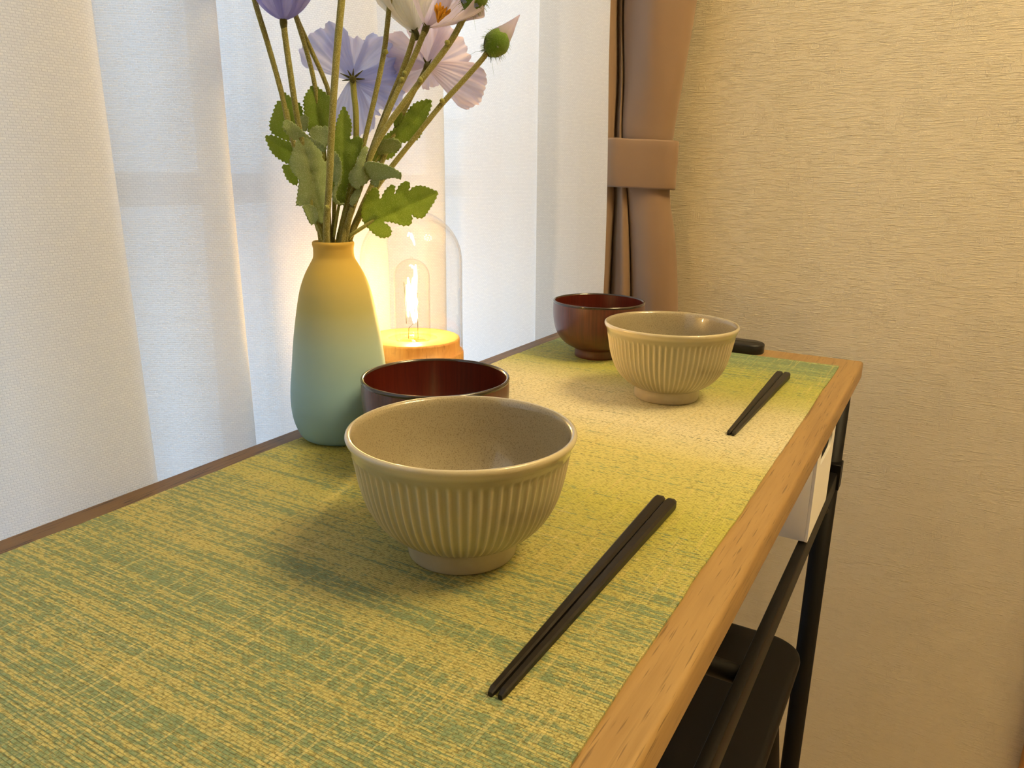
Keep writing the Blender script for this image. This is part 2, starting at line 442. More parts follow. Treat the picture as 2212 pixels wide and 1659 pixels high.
M_CALYX = leaf_mat('dark_calyx', srgb(70, 84, 44), srgb(100, 88, 40), srgb(130, 110, 60), 0.0)

def petal_mat(name, a, b):
    k = NT(name); uv = k.coord('UV')
    st = k.noise(k.scaled(uv, (26, 1.6, 1)), 1, 4, 0.6, 0.4)
    c = k.mix(st, a, b)
    d = k.bsdf(c, 0.75, k.bump(st, 0.35, 0.0012), spec=0.2, sheen=0.1)
    t = k.node('ShaderNodeBsdfTranslucent'); k.put(t.inputs[0], k.mix(st, tuple(q*0.95 for q in a), b))
    mx = k.node('ShaderNodeMixShader'); mx.inputs[0].default_value = 0.62; k.link(d, mx.inputs[1]); k.link(t.outputs[0], mx.inputs[2])
    return k.done(mx.outputs[0])
M_PET_BLUE = petal_mat('blue_petal', srgb(180, 194, 246), srgb(216, 222, 252))
M_PET_LAV = petal_mat('lavender_petal', srgb(210, 204, 236), srgb(236, 228, 240))
M_PET_PURPLE = petal_mat('purple_petal', srgb(166, 170, 236), srgb(206, 206, 246))
M_PET_WHITE = petal_mat('white_petal', srgb(228, 232, 222), srgb(242, 242, 236))
M_STAMEN = plain('orange_stamen', srgb(226, 160, 40), 0.6, 0.3, 0.1, 300)

# ================================================================== SETTING
FLOOR = 0.0; CEIL = 2.35
WX, WY = -0.556, 1.15           # window wall, end wall
RX, BY = 2.3, -2.6
struct(box('floor', WX-0.12, RX+0.1, BY-0.1, WY+0.1, -0.08, FLOOR, M_FLOOR))
struct(box('ceiling', WX-0.12, RX+0.1, BY-0.1, WY+0.1, CEIL, CEIL+0.08, M_CEIL))
struct(box('wall_back', WX-0.12, RX+0.1, WY, WY+0.1, FLOOR, CEIL, M_WALL_X))
struct(box('wall_right', RX, RX+0.1, BY, WY, FLOOR, CEIL, M_WALL_Y))
struct(box('wall_front', WX, RX, BY-0.1, BY, FLOOR, CEIL, M_WALL_X))
# window wall with an opening
WY0, WY1, WZ0, WZ1 = -1.05, 1.06, 0.30, 2.05
v, f = [], []
for a in ((BY, WY0, FLOOR, CEIL), (WY1, WY, FLOOR, CEIL), (WY0, WY1, FLOOR, WZ0), (WY0, WY1, WZ1, CEIL)):
    bv, bf = box_vf(WX-0.12, WX, *a); n0 = len(v); v += bv; f += [tuple(i+n0 for i in q) for q in bf]
struct(mk('wall_left', v, f, M_WALL_Y, smooth=False))

# window: outer frame, stiles and added daylight blockers, cross rails, panes
win = empty('window_1', (WX-0.05, (WY0+WY1)/2, WZ0)); struct(win)
def wbox(name, y0, y1, z0, z1, d0=-0.045, d1=-0.006, m=M_WHITE_FRAME, bev=0.003):
    return box(name, WX+d0, WX+d1, y0, y1, z0, z1, m, win, bevel=bev, seg=2)
wbox('frame_side', WY0, WY0+0.03, WZ0, WZ1); wbox('frame_side', WY1-0.02, WY1, WZ0, WZ1)
wbox('frame_head', WY0+0.03, WY1-0.02, WZ1-0.04, WZ1); wbox('frame_sill', WY0+0.03, WY1-0.02, WZ0, WZ0+0.05)
RZ = TZ + 0.180
STILES_AND_BLOCKERS = [(-0.42, -0.34), (0.225, 0.366), (0.545, 0.655), (0.905, 0.945)]  # middle two are added, unseen, sized to block daylight behind lace folds
prev = WY0+0.03
for (a, b) in STILES_AND_BLOCKERS + [(WY1-0.02, None)]:
    wbox('cross_rail', prev, a, RZ, RZ+0.026, -0.045, -0.002)
    wbox('glass_pane', prev, a, WZ0+0.05, RZ, -0.028, -0.024, M_PANE, 0)
    wbox('glass_pane', prev, a, RZ+0.026, WZ1-0.04, -0.028, -0.024, M_PANE, 0)
    if b is not None:
        wbox('stile_and_blocker', a, b, WZ0+0.05, WZ1-0.04); prev = b
wbox('slim_bar', 0.78, 0.905, TZ+0.262, TZ+0.275, -0.040, -0.010)

# door casing at the end wall
struct(box('trim_1', 0.19, 0.30, WY-0.022, WY, FLOOR, 2.05, M_TRIM, bevel=0.004))

# ================================================================== TABLE
XL, XR, YF, YN = -0.4568, -0.0727, 0.9675, -0.235
TTH = 0.022
table = empty('narrow_table', (XL/2+XR/2, (YF+YN)/2, 0))
tag(table, 'long narrow wood-topped counter table with black metal legs along the window', 'table')
box('tabletop', XL, XR, YN, YF, TZ-TTH, TZ, M_TABLE, table, bevel=0.0035, seg=4)
LW = 0.023
for lx in (-0.1015, XL+0.012):
    for ly in (YF-0.044, YN+0.02):
        tube('leg', [Vector((lx+LW/2, ly+LW/2, z)) for z in (0.0, 0.004, TZ-TTH)], [0.0105, LW/2, LW/2], M_BLACK_METAL, table, 28)
RT = TZ-0.127
rail_f = box('side_rail', -0.0885, -0.0795, YN+0.02+LW, YF-0.044, RT-0.023, RT, M_BLACK_METAL, table, bevel=0.002, seg=2)
box('side_rail', XL+0.0145, XL+0.0235, YN+0.02+LW, YF-0.044, RT-0.023, RT, M_BLACK_METAL, table, bevel=0.002, seg=2)
for cy in (0.492, 0.05):
    tube('cross_bar', [Vector((XL+0.0235, cy, RT-0.011)), Vector((-0.0885, cy, RT-0.011))], 0.0075, M_BLACK_METAL, table, 14)
for ly in (YF-0.044, YN+0.02):
    box('end_rail', XL+0.012+LW, -0.1015, ly+0.002, ly+0.021, RT-0.023, RT, M_BLACK_METAL, table, bevel=0.002, seg=2)
# gusset plate and screw where the rail meets the far leg
box('rail_bracket', -0.0895, -0.0765, YF-0.052, YF-0.030, RT-0.022, RT+0.010, M_BLACK_METAL, table, bevel=0.0007, seg=1)
v, f = tube_vf([Vector((-0.0895, YF-0.0432, RT-0.052)), Vector((-0.0895, YF-0.0470, RT-0.052)), Vector((-0.0895, YF-0.0485, RT-0.052))], [0.0058, 0.0052, 0.002], 14)
mk('screw', v, f, M_SCREW, table)

# ================================================================== RUNNER
def runner():
    x0, x1, y0, y1 = -0.4335, -0.0940, -0.20, 0.9190
    nx, ny = 40, 130; th = 0.0014
    v, f = [], []
    rnd = random.Random(4)
    for lay in (1, 0):
        for j in range(ny+1):
            for i in range(nx+1):
                s, t = i/nx, j/ny
                y = y0+(y1-y0)*t; x = x0+(x1-x0)*s
                if i == 0: x += 0.0016*noise.noise((y*14, 3.1, 0)) + 0.0006*noise.noise((y*160, 1.7, 0))
                if i == nx: x += 0.0010*noise.noise((y*12, 9.1, 0)) + 0.0005*noise.noise((y*150, 7.7, 0))
                if j == ny: y += 0.0015*noise.noise((x*20, 5.1, 0)) + 0.0005*noise.noise((x*170, 2.7, 0))
                z = TZ + 0.0002 + (th if lay else 0)
                v.append((x, y, z))
    W = nx+1; N = W*(ny+1)
    for j in range(ny):
        for i in range(nx):
            a = j*W+i
            f.append((a, a+1, a+W+1, a+W)); f.append((N+a, N+a+W, N+a+W+1, N+a+1))
    for j in range(ny):
        a = j*W; b = a+nx
        f.append((a, a+W, N+a+W, N+a)); f.append((b+W, b, N+b, N+b+W))
    for i in range(nx):
        a = i; b = ny*W+i
        f.append((a+1, a, N+a, N+a+1)); f.append((b, b+1, N+b+1, N+b))
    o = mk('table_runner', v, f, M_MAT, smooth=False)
    tag(o, 'woven green, cream and teal runner spread over the wooden table', 'table runner')
runner()
MZ = TZ + 0.0017               # top of the runner

# ================================================================== BOWLS
def resample(pts, n):
    return [(p.x, p.y) for p in spline([(a, b, 0) for a, b in pts], n)]

def ribbed_bowl(x, y):
    root = empty('ribbed_bowl', (x, y, MZ))
    outer = resample([(0.0290, 0.0105), (0.0335, 0.0125), (0.0405, 0.0170), (0.0475, 0.0240), (0.0530, 0.0335), (0.0565, 0.0445), (0.0587, 0.0560), (0.0600, 0.0632), (0.0608, 0.0665)], 40)
    lip = [(0.0618, 0.0688), (0.0628, 0.0705), (0.0631, 0.0718), (0.0627, 0.0731), (0.0617, 0.0737), (0.0605, 0.0733), (0.0596, 0.0720)]
    inner = resample([(0.0590, 0.0700), (0.0572, 0.0580), (0.0545, 0.0450), (0.0490, 0.0320), (0.0400, 0.0210), (0.0270, 0.0150), (0.0120, 0.0128), (0.0005, 0.0125)], 30)
    prof = outer+lip+inner
    NR = 72; SEG = NR*10
    na = len(outer)
    def amount(i, z):
        if i >= na: return 0.0
        a = min(1, max(0, (z-0.0125)/0.004)); b = min(1, max(0, (0.0640-z)/0.0030))
        return a*b
    def rad(r, z, a, i):
        am = amount(i, z)
        if am == 0: return r
        ph = (a*NR/(2*pi)) % 1.0
        ridge = max(0.0, 1-abs(ph-0.5)/0.31)**1.2
        d = -0.0011*(1-ridge)
        return r + d*am*min(1, r/0.05)
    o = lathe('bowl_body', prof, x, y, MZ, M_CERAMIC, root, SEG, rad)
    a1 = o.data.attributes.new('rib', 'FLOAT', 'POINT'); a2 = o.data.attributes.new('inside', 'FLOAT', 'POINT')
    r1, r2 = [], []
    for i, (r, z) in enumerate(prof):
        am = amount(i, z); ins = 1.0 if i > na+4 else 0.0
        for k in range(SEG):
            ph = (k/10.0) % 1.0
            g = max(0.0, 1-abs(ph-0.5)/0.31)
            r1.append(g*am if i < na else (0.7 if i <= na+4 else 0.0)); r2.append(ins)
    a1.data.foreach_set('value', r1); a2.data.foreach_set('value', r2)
    foot = [(0.0270, 0.0030), (0.0275, 0.0004), (0.0288, 0.0), (0.0300, 0.0004), (0.0309, 0.0020), (0.0313, 0.0060), (0.0312, 0.0100), (0.0318, 0.0122), (0.0330, 0.0135)]
    fo = lathe('foot_ring', resample(foot, 24), x, y, MZ, M_FOOT, root, 96)
    fo['label'] = 'smooth unribbed foot ring'
    return root
rb1 = ribbed_bowl(-0.2183, 0.3260)
rb2 = copy_tree(rb1, (-0.2218, 0.6887, MZ), rz=0.31)
tag(rb1, 'olive ribbed ceramic bowl beside the vase, in front of the lamp', 'bowl', 'ribbed rice bowls')
tag(rb2, 'olive ribbed ceramic bowl next to the black slab at the end of the table', 'bowl', 'ribbed rice bowls')

def soup_bowl(x, y):
    root = empty('soup_bowl', (x, y, MZ))
    outer = resample([(0.0255, 0.0100), (0.0300, 0.0118), (0.0380, 0.0165), (0.0450, 0.0235), (0.0500, 0.0330), (0.0524, 0.0440), (0.0532, 0.0550), (0.0531, 0.0645)], 34)
    lathe('bowl_body', outer, x, y, MZ, M_LACQ, root, 128)
    lathe('rim', [(0.0531, 0.0640), (0.0534, 0.0652), (0.0531, 0.0664), (0.0521, 0.0668), (0.0512, 0.0662), (0.0508, 0.0650)], x, y, MZ, M_LACQ_RIM, root, 128)
    inner = resample([(0.0508, 0.0652), (0.0507, 0.0540), (0.0495, 0.0420), (0.0465, 0.0310), (0.0400, 0.0215), (0.0280, 0.0150), (0.0120, 0.0128), (0.0005, 0.0125)], 26)
    lathe('inside_lining', inner, x, y, MZ, M_LACQ_IN, root, 128)['label'] = 'dark red lacquered inside'
    foot = resample([(0.0225, 0.0030), (0.0230, 0.0003), (0.0242, 0.0), (0.0256, 0.0004), (0.0262, 0.0030), (0.0258, 0.0080), (0.0262, 0.0106), (0.0285, 0.0118)], 22)
    lathe('foot_ring', foot, x, y, MZ, M_LACQ, root, 96)
    return root
sb1 = soup_bowl(-0.3097, 0.4286)
sb2 = copy_tree(sb1, (-0.3493, 0.8097, MZ), rz=0.9)
tag(sb1, 'dark brown lacquer soup bowl between the vase, the lamp and a ribbed bowl', 'bowl', 'lacquer soup bowls')
tag(sb2, 'dark brown lacquer soup bowl in front of the tied-back brown curtain', 'bowl', 'lacquer soup bowls')

# ================================================================== CHOPSTICKS
def chopstick(tip, end, label, grp):
    t = Vector((tip[0], tip[1], MZ)); e = Vector((end[0], end[1], MZ))
    L = (e-t).length; d = (e-t)/L; s = Vector((d.y, -d.x, 0)); up = Vector((0, 0, 1))
    root = empty('chopstick', t); rows = []
    for q, w in ((0.0, 0.0011), (0.003, 0.0017), (0.06, 0.00225), (0.13, 0.0030), (0.20, 0.00365), (0.2155, 0.0038), (0.2185, 0.0034), (0.220, 0.0024)):
        q = q/0.22*L; ring = []
        c = w*0.42
        for (a, b) in ((w, -w+c), (w, w-c), (w-c, w), (-w+c, w), (-w, w-c), (-w, -w+c), (-w+c, -w), (w-c, -w)):
            ring.append(t + d*q + s*a + up*(b + max(w, 0.0011+0.0027*q/L)))
        rows.append(ring)
    v = [p for r in rows for p in r]; f = []
    for i in range(len(rows)-1):
        for k in range(8):
            k2 = (k+1) % 8
            f.append((i*8+k, i*8+k2, (i+1)*8+k2, (i+1)*8+k))
    f.append(tuple(range(7, -1, -1))); f.append(tuple((len(rows)-1)*8+k for k in range(8)))
    # square the stick onto the cloth: lowest point of each ring lies along the runner
    o = mk('shaft', v, f, M_STICK, root, smooth=False)
    zmin = min(p.z for p in v); o.location.z -= (zmin-MZ)
    tag(root, label, 'chopstick', grp)
chopstick((-0.1383, 0.2265), (-0.1418, 0.4450), 'black tapered chopstick on the bowl side of the pair, beside the bowl near the vase', 'pair beside the bowl near the vase')
chopstick((-0.1338, 0.2270), (-0.1338, 0.4440), 'black tapered chopstick on the table-edge side of the pair, beside the bowl near the vase', 'pair beside the bowl near the vase')
chopstick((-0.1398, 0.6070), (-0.1422, 0.8270), 'black tapered chopstick on the bowl side of the pair near the table end', 'pair near the table end')
chopstick((-0.1360, 0.6070), (-0.1343, 0.8270), 'black tapered chopstick on the table-edge side of the pair near the table end', 'pair near the table end')

# ================================================================== BLACK SLAB
def slab():
    x0, x1, y0, y1 = -0.330, -0.1835, 0.9225, 0.9575; h = 0.0125; r = 0.0165
    pts = []
    for (cx, cy, a0) in ((x1-r, y1-r, 0), (x0+r, y1-r, 90), (x0+r, y0+r, 180), (x1-r, y0+r, 270)):
        for k in range(9):
            a = radians(a0+k*11.25); pts.append((cx+r*cos(a), cy+r*sin(a)))
    mx, my = (x0+x1)/2, (y0+y1)/2
    v, f = [], []; n = len(pts)
    for (z, ins) in ((0, 0.0008), (0.001, 0), (h-0.002, 0), (h-0.0007, 0.0007), (h, 0.002)):
        for (x, y) in pts:
            v.append((x-(1 if x > mx else -1)*ins, y-(1 if y > my else -1)*ins, TZ+z))
    for i in range(4):
        for k in range(n):
            k2 = (k+1) % n; f.append((i*n+k, i*n+k2, (i+1)*n+k2, (i+1)*n+k))
    f.append(tuple(range(n-1, -1, -1))); f.append(tuple(4*n+k for k in range(n)))
    o = mk('black_slab', v, f, M_SLAB)
    try: o.data.set_sharp_from_angle(angle=radians(50))
    except Exception: pass
    tag(o, 'flat black slab with rounded ends lying behind the runner at the table end', 'remote')
slab()

# ================================================================== VASE
VX, VY = -0.4114, 0.4385
vprof_o = resample([(0.0300, 0.0006), (0.0318, 0.0020), (0.0345, 0.0065), (0.0378, 0.0170), (0.0390, 0.0300), (0.0384, 0.0430), (0.0366, 0.0580), (0.0338, 0.0820), (0.0298, 0.1060), (0.0268, 0.1195), (0.0230, 0.1300), (0.0188, 0.1380), (0.0160, 0.1430), (0.0153, 0.1465), (0.0152, 0.1510)], 60)
vlip = [(0.0156, 0.1525), (0.0159, 0.1540), (0.0157, 0.1555), (0.0150, 0.1562), (0.0140, 0.1560), (0.0131, 0.1550)]
vin = [(0.0126, 0.1500), (0.0128, 0.1440), (0.0165, 0.1350), (0.0250, 0.1150), (0.0310, 0.0820), (0.0345, 0.0400), (0.0330, 0.0150), (0.0250, 0.0060), (0.0005, 0.0055)]
vroot = lathe('vase', [(0.0005, 0.0008), (0.0200, 0.0006), (0.0285, 0.0000)]+vprof_o+vlip+vin, 0, 0, 0, M_VASE, None, 96)
vroot.location = (VX, VY, MZ)
tag(vroot, 'matte bottle vase fading from mustard yellow at the neck to pale blue, holding poppies', 'vase')

# ================================================================== TABLE LAMP
LX, LY = -0.4065, 0.5290
lamp = empty('table_lamp', (LX, LY, MZ))
tag(lamp, 'glass cloche lamp with lit filament bulb on a round pine base behind the vase', 'lamp')
lathe('wood_base', [(0.0005, 0.0), (0.042, 0.0), (0.0445, 0.001), (0.0452, 0.003), (0.0452, 0.0520), (0.0450, 0.0535), (0.0445, 0.0540), (0.0418, 0.0540), (0.0418, 0.0640), (0.0414, 0.0655), (0.0404, 0.0661), (0.0230, 0.0661), (0.0222, 0.0657), (0.0220, 0.0640), (0.0220, 0.0625), (0.0005, 0.0625)], LX, LY, MZ, M_LAMPWOOD, lamp, 96)
zc = 0.1330
dome = [(0.0446, 0.0542), (0.0446, 0.0600), (0.0444, 0.0800), (0.0443, 0.1050), (0.0442, zc)]
dome += [(0.0442*cos(a), zc+0.0442*sin(a)) for a in [radians(q) for q in range(6, 90, 6)]] + [(0.0005, zc+0.0442)]
dm = lathe('glass_dome', dome, LX, LY, MZ, M_GLASS, lamp, 96)
bulb = empty('bulb', (0, 0, 0)); bulb.parent = lamp
bz = 0.1195
bprof = [(0.0120, 0.0628), (0.0152, 0.0635), (0.0157, 0.0665), (0.0157, 0.0900), (0.0157, bz)] + [(0.0157*cos(radians(q)), bz+0.0157*sin(radians(q))) for q in range(8, 88, 8)] + [(0.0014, bz+0.0158), (0.0010, bz+0.0172), (0.0005, bz+0.0175)]
lathe('bulb_glass', bprof, LX, LY, MZ, M_GLASS, bulb, 64)
fz = Facing(LX, LY); R_ = fz.r
def lampp(dx, z, dn=0.0): return Vector((LX, LY, MZ)) + R_*dx + fz.n*dn + Vector((0, 0, z))
for (dx0, z0, dx1, z1, dn) in ((0.0012, 0.0785, -0.0010, 0.1060, 0.002), (0.0030, 0.0790, 0.0040, 0.1005, -0.002), (-0.0010, 0.0880, -0.0032, 0.1185, -0.003)):
    path = [lampp(dx0+(dx1-dx0)*t, z0+(z1-z0)*t, dn) for t in (0, 0.05, 0.15, 0.5, 0.85, 0.95, 1)]
    tube('filament', path, [0.0003, 0.0008, 0.0011, 0.0011, 0.0011, 0.0008, 0.0003], M_FIL, bulb, 10)
wires = []
v, f = [], []
for pts in ([(0.0045, 0.0640), (0.0045, 0.1050), (-0.0020, 0.1065)], [(-0.0040, 0.0640), (-0.0035, 0.0740), (0.0012, 0.0785)], [(-0.0055, 0.0780), (-0.0068, 0.1150)]):
    path = [lampp(a, b) for a, b in pts]
    tv, tf = tube_vf(path, 0.0003, 6); n0 = len(v); v += tv; f += [tuple(i+n0 for i in q) for q in tf]
mk('support_wires', v, f, M_SCREW, bulb)
lathe('socket', [(0.0005, 0.0625), (0.0115, 0.0625), (0.0115, 0.0632), (0.0100, 0.0640), (0.0030, 0.0650), (0.0028, 0.0700), (0.0005, 0.0710)], LX, LY, MZ, M_GLASS, bulb, 40)

# ================================================================== CEILING LIGHT
clx, cly = 0.68, 0.66
cl = empty('ceiling_light', (clx, cly, CEIL))
tag(cl, 'warm ceiling light with a ring of small bulbs above the room side of the table', 'ceiling light')
lathe('base_plate', [(0.0005, -0.03), (0.27, -0.03), (0.28, -0.025), (0.28, 0.0)], clx, cly, CEIL, M_WHITE_BOX, cl, 48)
for k in range(9):
    a = 2*pi*k/8; r = 0.0 if k == 8 else 0.23
    bx, by = clx+r*cos(a), cly+r*sin(a)
    prof = [(0.0005, -0.105)]+[(0.03*cos(radians(q)), -0.075+0.03*sin(radians(q))) for q in range(-80, 61, 14)]+[(0.014, -0.045), (0.014, -0.030)]
    lathe('lit_bulb', prof, bx, by, CEIL, M_BULB, cl, 20)

# ================================================================== LACE CURTAIN
def lace_curtain():
    prof = [(-1.20, -0.500), (-1.10, -0.468), (-1.04, -0.52), (-0.95, -0.468), (-0.90, -0.52), (-0.78, -0.47), (-0.70, -0.52), (-0.60, -0.468), (-0.54, -0.522), (-0.42, -0.468), (-0.36, -0.52),
            (-0.26, -0.480), (-0.20, -0.468), (-0.165, -0.500), (-0.12, -0.520), (-0.05, -0.490), (0.01, -0.470), (0.035, -0.485), (0.06, -0.520), (0.12, -0.512), (0.18, -0.492), (0.25, -0.471), (0.288, -0.4635), (0.303, -0.468), (0.312, -0.486),
            (0.319, -0.514), (0.328, -0.524), (0.346, -0.512), (0.368, -0.490), (0.388, -0.4690), (0.400, -0.472), (0.407, -0.490), (0.416, -0.516), (0.436, -0.524),
            (0.452, -0.506), (0.470, -0.492), (0.520, -0.477), (0.556, -0.467), (0.570, -0.469), (0.578, -0.486), (0.592, -0.506), (0.620, -0.492), (0.650, -0.470), (0.664, -0.467), (0.672, -0.478), (0.684, -0.500),
            (0.720, -0.502), (0.790, -0.486), (0.850, -0.469), (0.870, -0.4655), (0.880, -0.474), (0.890, -0.500), (0.925, -0.500), (0.955, -0.478), (0.982, -0.452), (1.006, -0.430)]
    ns = 620
    mid = spline([(a, b, 0) for a, b in prof], ns)
    arc = [0.0]
    for i in range(1, ns): arc.append(arc[-1]+(mid[i]-mid[i-1]).length)
    nz = 70; z0, z1 = 0.015, CEIL-0.002
    v, f, uvs = [], [], []
    for j in range(nz+1):
        t = j/nz; z = z0+(z1-z0)*t
        rel = z-TZ
        amp = 1.0 + 0.10*max(-1, min(1, -rel/0.35))
        for i in range(ns):
            y, x = mid[i].x, mid[i].y
            if x < -0.48: x = -0.48+(x+0.48)*1.45
            c = -0.494
            xx = c+(x-c)*amp
            if rel < 0.02 and y < 0.972: xx = min(xx, -0.4605)
            xx += 0.006*noise.noise((y*7, z*2.2, 0.3))*min(1, abs(xx+0.4605)/0.02)
            yy = y + 0.006*noise.noise((y*5+3, z*1.6, 4.2)) + 0.010*max(0.0, -rel+0.25)*0.5
            v.append((xx, yy, z)); uvs.append((arc[i], z))
    for j in range(nz):
        for i in range(ns-1):
            a = j*ns+i; f.append((a, a+1, a+ns+1, a+ns))
    o = mk('lace_curtain', v, f, M_LACE)
    ul = o.data.uv_layers.new(name='UVMap')
    for l in o.data.loops: ul.data[l.index].uv = uvs[l.vertex_index]
    tag(o, 'white sheer woven lace curtain hanging in folds over the window', 'curtain')
lace_curtain()

# ================================================================== BROWN DRAPE
def drape():
    cx, cy = -0.4110, 1.086
    fc = Facing(cx, cy); PXM = 1631.0/1.115
    root = empty('brown_drape', (cx, cy, 0))
    tag(root, 'brown drape gathered by a fabric tieback in the room corner', 'curtain')
    # each level: rel z, then (pixel-scale offset from axis, depth towards room) front loop left to right
    U = lambda px: (px-1395)/PXM
    lv = [
     (-0.735, [(1225, -.01), (1250, .028), (1290, .034), (1322, .012), (1332, -.022), (1345, .006), (1375, .034), (1398, .024), (1406, -.012), (1420, .014), (1462, .044), (1510, .040), (1545, .010), (1540, -.030)]),
     (-0.30, [(1245, -.01), (1265, .026), (1298, .032), (1326, .012), (1334, -.022), (1345, .006), (1372, .032), (1392, .022), (1398, -.012), (1410, .014), (1450, .042), (1490, .038), (1520, .010), (1515, -.028)]),
     (0.02, [(1278, -.01), (1290, .020), (1314, .028), (1336, .012), (1341, -.020), (1347, .002), (1368, .026), (1386, .018), (1389, -.006), (1394, .018), (1430, .036), (1468, .032), (1491, .008), (1486, -.024)]),
     (0.12, [(1290, -.01), (1300, .018), (1320, .026), (1337, .014), (1341, -.010), (1346, .006), (1362, .024), (1376, .018), (1378, .000), (1384, .020), (1420, .033), (1455, .029), (1475, .006), (1470, -.020)]),
     (0.185, [(1304, -.01), (1311, .016), (1325, .023), (1338, .015), (1341, .004), (1346, .010), (1356, .021), (1366, .018), (1368, .008), (1374, .020), (1410, .028), (1440, .024), (1457, .004), (1452, -.016)]),
     (0.262, [(1304, -.01), (1311, .016), (1322, .022), (1333, .015), (1336, .004), (1340, .010), (1345, .018), (1350, .016), (1352, .008), (1357, .020), (1402, .028), (1440, .024), (1457, .004), (1452, -.016)]),
     (0.34, [(1292, -.01), (1302, .020), (1318, .026), (1332, .014), (1336, -.004), (1340, .008), (1344, .018), (1347, .012), (1349, -.002), (1355, .020), (1404, .036), (1450, .030), (1469, .006), (1463, -.018)]),
     (0.44, [(1278, -.01), (1292, .024), (1310, .030), (1324, .016), (1328, -.008), (1332, .002), (1335, .010), (1338, .008), (1341, -.002), (1348, .020), (1405, .042), (1460, .036), (1484, .008), (1478, -.020)]),
     (0.70, [(1260, -.01), (1275, .026), (1300, .034), (1318, .016), (1323, -.012), (1328, .002), (1332, .012), (1337, .010), (1341, -.004), (1350, .022), (1412, .046), (1478, .040), (1510, .010), (1502, -.022)]),
     (1.60, [(1235, -.01), (1255, .028), (1290, .036), (1315, .016), (1322, -.018), (1330, .006), (1345, .028), (1362, .020), (1370, -.010), (1384, .022), (1440, .044), (1500, .040), (1540, .010), (1530, -.022)]),
    ]
    def loop(pts):
        P = [Vector((U(a), b, 0)) for a, b in pts]
        back = [Vector((U(pts[-1][0])*0.6, -0.034, 0)), Vector((0, -0.042, 0)), Vector((U(pts[0][0])*0.6, -0.034, 0))]
        P = P+back; m = len(P); out = []
        for i in range(m):
            for s in range(7):
                t = s/7
                p0, p1, p2, p3 = P[i-1], P[i], P[(i+1) % m], P[(i+2) % m]
                out.append(0.5*((2*p1)+(p2-p0)*t+(2*p0-5*p1+4*p2-p3)*t*t+(3*p1-p0-3*p2+p3)*t**3))
        return out
    L = [(z, loop(p)) for z, p in lv]; n = len(L[0][1])
    zs = [-0.735+i*(1.605+0.735)/120 for i in range(121)]
    v, f = [], []
    def interp(z):
        k = 0
        while k < len(L)-2 and z > L[k+1][0]: k += 1
        z0, a = L[k]; z1, b = L[k+1]; t = max(0, min(1, (z-z0)/(z1-z0)))
        zm, am = L[max(k-1, 0)]; zp, bp = L[min(k+2, len(L)-1)]
        out = []
        for i in range(n):
            m1 = (b[i]-am[i])*((z1-z0)/max(1e-6, z1-zm)); m2 = (bp[i]-a[i])*((z1-z0)/max(1e-6, zp-z0))
            h = (2*t**3-3*t*t+1)*a[i]+(t**3-2*t*t+t)*m1+(-2*t**3+3*t*t)*b[i]+(t**3-t*t)*m2
            out.append(h)
        return out
    wlim = WY-0.004
    for z in zs:
        for i, p in enumerate(interp(z)):
            q = Vector((cx, cy, TZ+z)) + fc.r*p.x + fc.n*p.y
            w = 0.0035*noise.noise((p.x*30, z*6, p.y*20))
            q += fc.n*w
            q.y = min(q.y, wlim)
            v.append(q)
    for j in range(len(zs)-1):
        for i in range(n):
            i2 = (i+1) % n; f.append((j*n+i, j*n+i2, (j+1)*n+i2, (j+1)*n+i))
    mk('drape_fabric', v, f, M_DRAPE, root)
    # tieback band: a closed strap with thickness and a slight tilt
    v, f = [], []
    N = 96; rows = [(0.0, 0.0018), (0.0006, 0.0032), (0.04, 0.0040), (0.35, 0.0036), (0.55, 0.0046), (0.80, 0.0040), (0.96, 0.0042), (0.9994, 0.0032), (1.0, 0.0018)]
    zb, zt = 0.1915, 0.2585
    uc, ua, wa = U(1386), 77/PXM, 0.029
    for (h, o) in rows + [(h, -0.001) for h, o in reversed(rows)]:
        for k in range(N):
            a = 2*pi*k/N; ca, sa = cos(a), sin(a)
            ex = 0.55
            px = uc+(ua+o)*abs(ca)**ex*(1 if ca > 0 else -1); py = 0.003+(wa+o)*abs(sa)**ex*(1 if sa > 0 else -1)
            tilt = -0.004*(px-uc)/ua
            z = zb+(zt-zb)*h + tilt*0.4 + 0.0012*noise.noise((px*40, h*2, 1))
            q = Vector((cx, cy, TZ+z)) + fc.r*px + fc.n*(py+0.0008*noise.noise((px*60, h*5, 2)))
            q.y = min(q.y, wlim)
            v.append(q)
    m = len(rows)*2
    for j in range(m):
        for k in range(N):
            k2 = (k+1) % N; j2 = (j+1) % m
            f.append((j*N+k, j*N+k2, j2*N+k2, j2*N+k))
    mk('tieback', v, f, M_DRAPE, root)
drape()

